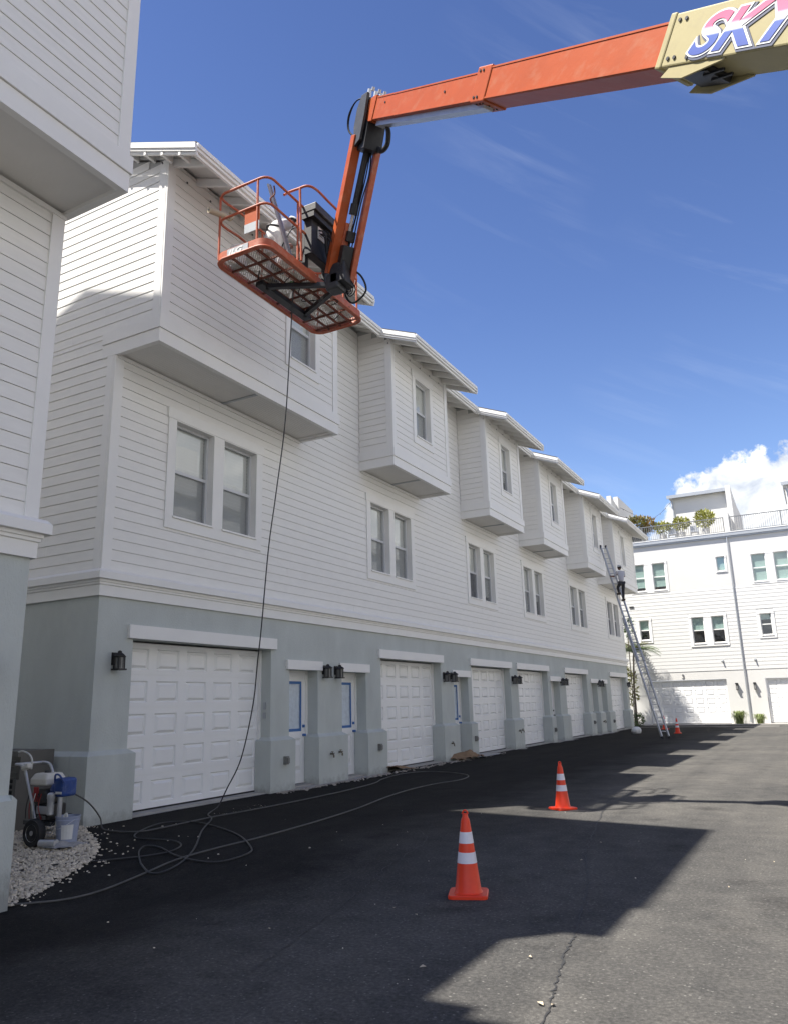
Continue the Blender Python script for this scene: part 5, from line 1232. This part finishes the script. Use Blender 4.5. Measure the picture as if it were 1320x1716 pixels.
tag(mb.build('gravel', 'pebble'), kind='stuff')
mb = MB()
for k in range(80):
    i = rg.randrange(0, 9); (x1, y1), (x2, y2) = poly[i], poly[i + 1]; t_ = rg.random(); d_ = abs(rg.gauss(0, .15)); pebble(mb, x1 + (x2 - x1) * t_ + d_ * .8, y1 + (y2 - y1) * t_ + d_ * .6, gz(x1, y1) + .004, rg.uniform(.009, .02), rg)
for x, y in ((.62, 8.7), (1.2, 8.9), (2.1, 8.3), (2.4, 8.35), (2.2, 8.0), (3.4, 7.6), (2.7, 6.6), (1.9, 7.6), (2.05, 7.55), (1.7, 7.9), (4.3, 8.2)): pebble(mb, x, y, gz(x, y) + .003, .017, rg)
for k in range(30): x = rg.uniform(1.0, 9.2); y = rg.uniform(4.5, 13); pebble(mb, x, y, gz(x, y) + .002, rg.uniform(.004, .010), rg)
for k in range(26): x = rg.uniform(.9, 1.4); y = rg.uniform(10.2, 11.6); pebble(mb, x, y, .002, rg.uniform(.004, .008), rg)
tag(mb.build('loose_stones', 'pebble'), kind='stuff')
# dry leaves and flakes on the sunlit asphalt
mb = MB()
for x, y, s in ((8.33, 4.62, .035), (8.42, 4.6, .02), (8.05, 5.35, .02), (7.5, 4.9, .03), (6.6, 6.1, .02), (6.85, 6.0, .018), (7.5, 8.6, .02), (7.4, 9.7, .018), (9.0, 7.9, .012), (9.3, 9.2, .012), (9.6, 11.2, .012), (6.0, 5.2, .015)):
    a = rg.uniform(0, 6); mb.add([(x, y, .012), (x + s * math.cos(a), y + s * math.sin(a), .02), (x + s * 1.6 * math.cos(a + .6), y + s * 1.6 * math.sin(a + .6), .008), (x + s * math.cos(a + 1.2), y + s * math.sin(a + 1.2), .016)], [(0, 1, 2, 3)])
tag(mb.build('fallen_leaves', 'card'), kind='stuff')
# concrete crumbs and mortar rubble along the wall foot
mb = MB()
for k in range(420):
    y = rg.uniform(12.9, 25); x = .25 + abs(rg.gauss(0, .12)); pebble(mb, x, y, .008, rg.uniform(.012, .045), rg)
tag(mb.build('rubble', 'debris'), kind='stuff')

# ------------------------------------------------------------------ masking paper and bag
def crumple(name, x0, x1, y0, y1, z, amp, m, label, cat, seed, group=None, curl=0):
    rnd = random.Random(seed); nx, ny = 12, 14; vs = []
    for j in range(ny):
        for i in range(nx):
            u, v = i / (nx - 1), j / (ny - 1); e = math.sin(math.pi * u) * math.sin(math.pi * v)
            h = z + amp * e * (.5 + .5 * math.sin(u * 7 + seed) * math.cos(v * 5 + seed)) + rnd.random() * amp * .35 + curl * (1 - v) ** 2 * .8
            vs.append((x0 + (x1 - x0) * u + rnd.uniform(-.02, .02), y0 + (y1 - y0) * v + rnd.uniform(-.02, .02) + .1 * u, h))
    mb = MB().add(vs, [(j * nx + i, j * nx + i + 1, (j + 1) * nx + i + 1, (j + 1) * nx + i) for j in range(ny - 1) for i in range(nx - 1)])
    return tag(mb.build(name, m, None, True), label, cat, group)
crumple('masking_paper', -.26, .34, 17.5, 18.6, .02, .10, 'paper', 'brown masking paper curling up at the left foot of the second garage door', 'paper', 3, None, .14)
crumple('masking_paper', -.15, .5, 21.3, 22.9, .02, .26, 'paper', 'brown paper heap crumpled at the pier right of the second garage door', 'paper', 6)
crumple('masking_paper', .1, .5, 22.9, 24.4, .02, .08, 'rag', 'flat pale strip of paper at the foot of the third taped door', 'paper', 8)
rnd = random.Random(12); mb = MB(); seg = 14; vs = []
for j in range(9):
    ph = math.pi * j / 8
    for k in range(seg):
        an = 2 * math.pi * k / seg; q = 1 + rnd.uniform(-.16, .16); vs.append((1.62 + .24 * q * math.sin(ph) * math.cos(an), 39.7 + .24 * q * math.sin(ph) * math.sin(an), max(.005, .13 + .17 * q * -math.cos(ph) - (.04 if j < 3 else 0))))
mb.add(vs, [(j * seg + k, j * seg + (k + 1) % seg, (j + 1) * seg + (k + 1) % seg, (j + 1) * seg + k) for j in range(8) for k in range(seg)])
tag(mb.build('plastic_bag', 'bag'), 'crumpled white plastic bag on the asphalt near the far pier', 'bag')

# ------------------------------------------------------------------ paint sprayer, bucket, condenser
g0 = gz(.55, 7.35)
SP = thing('paint_sprayer', (.45, 7.35, g0), 'petrol paint sprayer with cream tank and blue pump on a two-wheeled cart', 'paint sprayer')
def wheel(y):
    w = MB().lathe([(.10, -.045), (.165, -.05), (.178, -.03), (.18, 0), (.178, .03), (.165, .05), (.10, .045)], 28, (.60, y, g0 + .18), 'y').build('wheel', 'rubber', SP, True)
    h = MB().lathe([(0, -.047), (.03, -.05), (.035, -.025), (.095, -.03), (.107, -.048), (.107, .048), (.0, .03)], 24, (.60, y, g0 + .18), 'y').build('rim', 'steel', None, True); h.parent = w; h.location = (0, 0, 0)
wheel(7.20); wheel(7.72)
def spx(*a): return a
MB().tube([(.60, 7.15, g0 + .18), (.60, 7.78, g0 + .18)], .015, 8).build('axle', 'steel', SP, True)
for y in (7.24, 7.66): MB().tube(smooth_path([(.62, y, g0 + .20), (.50, y, g0 + .45), (.33, y, g0 + .80), (.22, y, g0 + 1.0), (.05, y, g0 + 1.03)], 5), .019, 10).build('frame_tube', 'alu', SP, True)
MB().tube([(.05, 7.24, g0 + 1.03), (.05, 7.66, g0 + 1.03)], .019, 10).build('handle_bar', 'alu', SP, True)
MB().tube(smooth_path([(.3, 7.3, g0 + .97), (.33, 7.28, g0 + 1.08), (.26, 7.28, g0 + 1.16), (.1, 7.3, g0 + 1.2), (.0, 7.3, g0 + 1.19)], 5), .012, 8).build('lead', 'sticker', SP, True)
MB().obox((.28, 7.24, g0 + 1.0), Vector((1, 0, .3)).normalized(), Vector((0, 1, 0)), Vector((-.3, 0, 1)).normalized(), .07, .04, .035).build('handle_grip', 'tank', SP, bevel=.02)
MB().box(.25, .80, 7.28, 7.62, g0 + .26, g0 + .31).build('cart_deck', 'chassis', SP)
MB().box(.42, .72, 7.30, 7.58, g0 + .31, g0 + .52).build('engine_block', 'black', SP, bevel=.02)
MB().box(.50, .72, 7.275, 7.30, g0 + .40, g0 + .50).build('muffler_guard', 'alu', SP, bevel=.01)
for k in range(3): MB().box(.54 + k * .05, .57 + k * .05, 7.27, 7.30, g0 + .33, g0 + .38).build('switch', 'steel', SP)
MB().box(.36, .62, 7.30, 7.60, g0 + .52, g0 + .70).build('engine_shroud', 'chassis', SP, bevel=.03)
MB().box(.40, .50, 7.285, 7.30, g0 + .55, g0 + .74).build('recoil_housing', 'red', SP, bevel=.02)
mb = MB(); z0 = g0 + .76
mb.add([(.33, 7.27, z0), (.66, 7.27, z0), (.66, 7.60, z0), (.33, 7.60, z0), (.33, 7.27, z0 + .08), (.66, 7.27, z0 + .08), (.66, 7.60, z0 + .08), (.33, 7.60, z0 + .08), (.37, 7.31, z0 + .155), (.62, 7.31, z0 + .155), (.62, 7.56, z0 + .155), (.37, 7.56, z0 + .155)],
       [(3, 2, 1, 0), (0, 1, 5, 4), (1, 2, 6, 5), (2, 3, 7, 6), (3, 0, 4, 7), (4, 5, 9, 8), (5, 6, 10, 9), (6, 7, 11, 10), (7, 4, 8, 11), (8, 9, 10, 11)]); mb.build('fuel_tank', 'tank', SP, bevel=.022)
MB().lathe([(.045, 0), (.045, .03), (.0, .035)], 14, (.48, 7.43, g0 + .915)).build('fuel_cap', 'chassis', SP, True)
MB().lathe([(.075, 0), (.09, .02), (.09, .12), (.075, .14)], 18, (.66, 7.42, g0 + .70), 'x').build('gearbox', 'blue', SP, True)
MB().box(.78, .96, 7.30, 7.54, g0 + .62, g0 + .86).build('pump_housing', 'blue', SP, bevel=.035)
MB().box(.84, .955, 7.29, 7.296, g0 + .66, g0 + .69).build('pump_marking', 'sticker', SP)
MB().tube(smooth_path([(.78, 7.32, g0 + .80), (.84, 7.27, g0 + .90), (.92, 7.27, g0 + .90), (.97, 7.32, g0 + .80)], 5), .013, 8).build('pump_guard', 'blue', SP, True)
MB().lathe([(.035, .40), (.045, .41), (.045, .60), (.05, .61), (.05, .66), (.03, .68)], 16, (.80, 7.26, g0)).build('fluid_filter', 'alu', SP, True)
MB().lathe([(.028, .36), (.032, .38), (.032, .62)], 14, (.88, 7.34, g0)).build('pump_piston', 'alu', SP, True)
MB().tube(smooth_path([(.88, 7.34, g0 + .38), (.86, 7.32, g0 + .30), (.92, 7.33, g0 + .26), (1.0, 7.36, g0 + .42), (.98, 7.38, g0 + .20)], 5), .015, 8).build('suction_hose', 'sticker', SP, True)
for k in range(5): MB().tube(smooth_path([(.35 + .06 * k, 7.27, g0 + .66), (.37 + .06 * k, 7.22, g0 + .50), (.33 + .08 * k, 7.25, g0 + .34)], 4), .006, 6).build('wire', ('rubber', 'red', 'sticker')[k % 3], SP, True)
BK = thing('plastic_bucket', (.94, 7.44, gz(.94, 7.44)), 'blue-grey paint bucket standing beside the sprayer wheel', 'bucket'); gb = gz(.94, 7.44) + .01
MB().lathe([(0, 0), (.125, 0), (.148, .30), (.156, .30), (.156, .315), (.15, .32), (.152, .345), (.160, .345), (.160, .36), (.150, .36), (.14, .30), (.12, .02), (0, .02)], 28, (.94, 7.44, gb)).build('pail', 'bucket', BK, True)
MB().tube(smooth_path([(.79, 7.40, gb + .32), (.84, 7.26, gb + .24), (.94, 7.22, gb + .21), (1.04, 7.28, gb + .24), (1.10, 7.42, gb + .32)], 5), .004, 6).build('handle', 'steel', BK, True)
MB().add([(.94 + .1505 * math.cos(a) * (1 - .12 * (z_ < .2)), 7.44 + .1505 * math.sin(a) * (1 - .12 * (z_ < .2)), gb + z_) for z_ in (.08, .26) for a in [R(-70 + 15 * k) for k in range(5)]], [(k, k + 1, 6 + k, 5 + k) for k in range(4)]).build('label_sheet', 'bucket_white', BK)
crumple('rag', .82, 1.24, 7.10, 7.52, gz(.9, 7.2) + .03, .07, 'rag', 'dusty grey rag heaped on the gravel in front of the bucket', 'rag', 5)
MB2 = MB().tube([(.78, 7.16, gz(.8, 7.1) + .09), (1.02, 7.22, gz(.9, 7.1) + .09)], [.05, .055], 12).build('water_bottle', 'alu', None, True); tag(MB2, 'grey cylinder lying on the rag below the bucket', 'canister')
AC = thing('condenser_unit', (-.9, 8.05, .0), 'louvred air conditioner condenser behind the sprayer against the end wall', 'air conditioner')
MB().box(-1.75, -.55, 7.75, 8.32, .72, 1.12).box(-.62, -.55, 7.70, 8.32, .0, .72).box(-1.75, -1.68, 7.7, 8.32, 0, .72).box(-1.75, -.55, 7.70, 7.75, 1.04, 1.12).build('casing', 'ac', AC)
MB().box(-1.68, -.62, 7.80, 8.3, .02, 1.03).build('coil', 'dark', AC)
for k in range(12): MB().box(-1.68, -.62, 7.73, 7.76, .08 + k * .08, .105 + k * .08).build('louvre', 'ac', AC)

# ------------------------------------------------------------------ planting
def leaves(mb, c, rx, ry, rz, n, s, rnd, flat=.4, up=0):
    for _ in range(n):
        while True:
            p = Vector((rnd.uniform(-1, 1), rnd.uniform(-1, 1), rnd.uniform(-1, 1)))
            if .25 < p.length < 1: break
        q = Vector(c) + Vector((p.x * rx, p.y * ry, p.z * rz)); d = (p.normalized() + Vector((rnd.gauss(0, .5), rnd.gauss(0, .5), rnd.gauss(up, .5)))).normalized(); sd_ = d.cross(Vector((rnd.random(), rnd.random(), rnd.random()))).normalized(); l = s * rnd.uniform(.6, 1.4)
        mb.add([q, q + d * l * .5 + sd_ * l * .2, q + d * l, q + d * l * .5 - sd_ * l * .2], [(0, 1, 2, 3)])
def grass_clump(x, y, r, h, lb):
    rnd = random.Random(int(x * 31)); t = thing('grass_clump', (x, y, .03), lb, 'plant', 'clumps of strappy grass at the end townhouse'); mb = MB()
    for k in range(260):
        a = rnd.uniform(0, 6.28); b0 = Vector((x + rnd.gauss(0, r * .25), y + rnd.gauss(0, r * .25), .03)); o_ = Vector((math.cos(a), math.sin(a), 0)); hh = h * rnd.uniform(.6, 1.15); rr2 = r * rnd.uniform(.3, 1.1); w = .012; s_ = Vector((-o_.y, o_.x, 0)) * w
        p1 = b0 + o_ * rr2 * .35 + Z_ * hh * .75; p2 = b0 + o_ * rr2 * .8 + Z_ * hh * .9; p3 = b0 + o_ * rr2 * 1.15 + Z_ * hh * .55
        mb.add([b0 - s_, b0 + s_, p1 + s_, p1 - s_, p2 + s_, p2 - s_, p3], [(0, 1, 2, 3), (3, 2, 4, 5), (5, 4, 6)])
    mb.build('blades', 'grassleaf', t); MB().lathe([(r * .22, 0), (r * .15, .12)], 8, (x, y, .03)).build('crown_base', 'trunk', t)
grass_clump(5.25, 51.35, .42, .75, 'larger grass clump left of the downspout'); grass_clump(6.36, 51.4, .30, .55, 'smaller grass clump between the downspout and the right garage')
def pot_plant(x, y, pr, ph, cz, r_, hz_, m, n, s, lb, nm='potted_plant'):
    rnd = random.Random(int(x * 17 + 5)); t = thing(nm, (x, y, 11.75), lb, 'plant', 'potted plants on the roof terrace')
    MB().lathe([(pr * .75, 0), (pr, ph), (pr * .9, ph), (pr * .85, ph - .05)], 16, (x, y, 11.75)).build('pot', 'pot' if m != 'leaf_olive' else 'chassis', t, True)
    mb = MB(); leaves(mb, (x, y, cz), r_, r_, hz_, n, s, rnd, up=.5); leaves(mb, (x - r_ * .4, y, cz + hz_ * .4), r_ * .5, r_ * .5, hz_ * .5, n // 4, s, rnd); leaves(mb, (x + r_ * .5, y, cz + hz_ * .1), r_ * .6, r_ * .5, hz_ * .5, n // 4, s, rnd)
    mb.build('foliage', m, t); st = MB()
    for k in range(6): a = rnd.uniform(0, 6.28); st.tube([(x, y, 11.75 + ph - .1), (x + r_ * .4 * math.cos(a), y + r_ * .4 * math.sin(a), cz)], .012, 5)
    st.build('stems', 'trunk', t)
pot_plant(1.85, 52.9, .24, .5, 12.75, .52, .38, 'leaf_yellow', 420, .17, 'small yellow-green plant at the left of the three pale pots')
pot_plant(3.05, 52.9, .24, .5, 12.85, .52, .42, 'leaf_yellow', 460, .17, 'middle yellow-green plant of the three pale pots')
pot_plant(4.55, 52.9, .26, .55, 12.98, .58, .60, 'leaf_yellow', 560, .18, 'tallest yellow-green plant in a pale pot nearest the dividing wall')
# big palm-like planter at the left end of the terrace
def frond_plant(x, y, z, n, ln_, m, t, rnd, droop=.7, width=.06, name='frond', lift=.9):
    for k in range(n):
        a = 6.283 * k / n + rnd.uniform(-.2, .2); e = rnd.uniform(.25, 1) * lift; o_ = Vector((math.cos(a), math.sin(a), 0)); pts = []; p = Vector((x, y, z)); d = (o_ + Z_ * e * 1.6).normalized(); l = ln_ * rnd.uniform(.75, 1.1)
        for i in range(9): pts.append(p.copy()); p += d * l / 8; d = (d - Z_ * droop * .26).normalized()
        mb = MB(); mb.tube(pts, [.016 - .0015 * i for i in range(9)], 5)
        for i in range(1, 9):
            for q in range(3):
                c = pts[i - 1].lerp(pts[i], q / 3); dd = (pts[i] - pts[i - 1]).normalized(); s_ = dd.cross(Z_).normalized(); ll = l * .26 * math.sin(math.pi * (i + q / 3) / 9.5) + .04
                for sg in (-1, 1):
                    e_ = c + s_ * sg * ll + dd * ll * .45 - Z_ * ll * .35; mb.add([c - dd * .018, c + dd * .018, e_], [(0, 1, 2)])
        mb.build(name, m, t)
rnd = random.Random(21)
t = thing('terrace_palm', (.1, 53.2, 11.75), 'broad brownish palm planter at the left end of the roof terrace', 'plant')
MB().lathe([(.45, 0), (.6, .9), (.5, .9)], 18, (.15, 53.2, 11.75)).build('planter', 'chassis', t, True)
frond_plant(-.3, 53.2, 12.5, 16, 1.35, 'leaf_olive', t, rnd, .55); frond_plant(.55, 53.2, 12.5, 14, 1.25, 'leaf_rust', t, rnd, .5); frond_plant(.2, 53.1, 12.6, 12, 1.2, 'leaf_yellow', t, rnd, .55)
mb = MB(); leaves(mb, (.15, 53.0, 13.15), 1.1, .6, .55, 900, .2, rnd, up=.6); mb.build('foliage', 'leaf_olive', t); mb = MB(); leaves(mb, (.45, 52.95, 13.2), .9, .6, .5, 350, .2, rnd, up=.6); mb.build('foliage', 'leaf_rust', t)
# palm and slim shrubs in the gap at the end of the row
t = thing('palm_tree', (-.35, 50.7, 0), 'young palm beyond the far end of the row, its shadow cast on the white wall', 'tree')
MB().tube([(-.62, 50.7, 0), (-.58, 50.7, 2.4), (-.40, 50.7, 4.5)], [.08, .06, .045], 10).build('trunk', 'trunk', t, True)
frond_plant(-.36, 50.7, 4.5, 15, 1.75, 'leaf', t, rnd, .75); frond_plant(-.36, 50.7, 4.6, 9, 1.4, 'leaf_olive', t, rnd, .45)
t = thing('tall_shrub', (-.75, 48.6, 0), 'slim yellow-leaved shrub between the row and the white end townhouse', 'plant')
MB().tube([(-.62, 48.6, 0), (-.60, 48.6, 3.6)], .025, 6).build('stem', 'trunk', t); mb = MB(); leaves(mb, (-.62, 48.6, 2.7), .22, .3, 1.3, 420, .16, rnd); leaves(mb, (-.9, 50.9, 2.4), .5, .3, 1.2, 500, .2, rnd); mb.build('foliage', 'leaf_yellow', t)
t = thing('broadleaf_shrub', (-.9, 50.2, 0), 'dark green shrub rising behind the ladder at the row end', 'plant')
MB().tube([(-.62, 50.2, 0), (-.55, 50.2, 5.8)], .03, 6).build('stem', 'trunk', t); mb = MB(); leaves(mb, (-.45, 50.2, 6.1), .3, .3, .6, 160, .2, rnd); mb.build('foliage', 'leaf', t)
t = thing('low_bush', (-.35, 50.2, 0), 'low dark bush at the foot of the shaded wall', 'plant')
mb = MB(); leaves(mb, (-.38, 49.9, .35), .35, .35, .42, 420, .14, rnd); mb.build('foliage', 'leaf', t); MB().tube([(-.38, 49.9, 0), (-.38, 49.9, .4)], .03, 6).build('stem', 'trunk', t)
# terrace furniture and string lights
def chair(x, lb):
    t = thing('patio_chair', (x, 52.75, 11.75), lb, 'chair', 'patio chairs on the roof terrace')
    MB().box(x - .24, x + .24, 52.5, 52.95, 12.13, 12.17).build('seat', 'alu', t); MB().box(x - .24, x + .24, 52.93, 52.97, 12.17, 12.62).build('backrest', 'alu', t)
    for a in (-.22, .22):
        for b in (52.52, 52.93): MB().box(x + a - .015, x + a + .015, b - .015, b + .015, 11.75, 12.13).build('leg', 'alu', t)
chair(2.45, 'chair between the left and middle potted plants'); chair(3.85, 'chair between the middle and tallest potted plants')
pts = smooth_path([(-1.25, 54.5, 15.0), (.5, 54.6, 13.9), (1.4, 54.8, 14.1), (2.28, 54.9, 14.9)], 8)
t = thing('string_lights', (.5, 54.6, 13.9), 'string of small bulbs sagging from the terrace wall to the penthouse', 'lights')
MB().tube(pts, .012, 5).build('cable', 'rubber', t)
for i in range(2, len(pts) - 1, 3): MB().lathe([(.0, -.09), (.035, -.06), (.02, 0)], 8, pts[i]).build('bulb', 'lampglass', t, True)
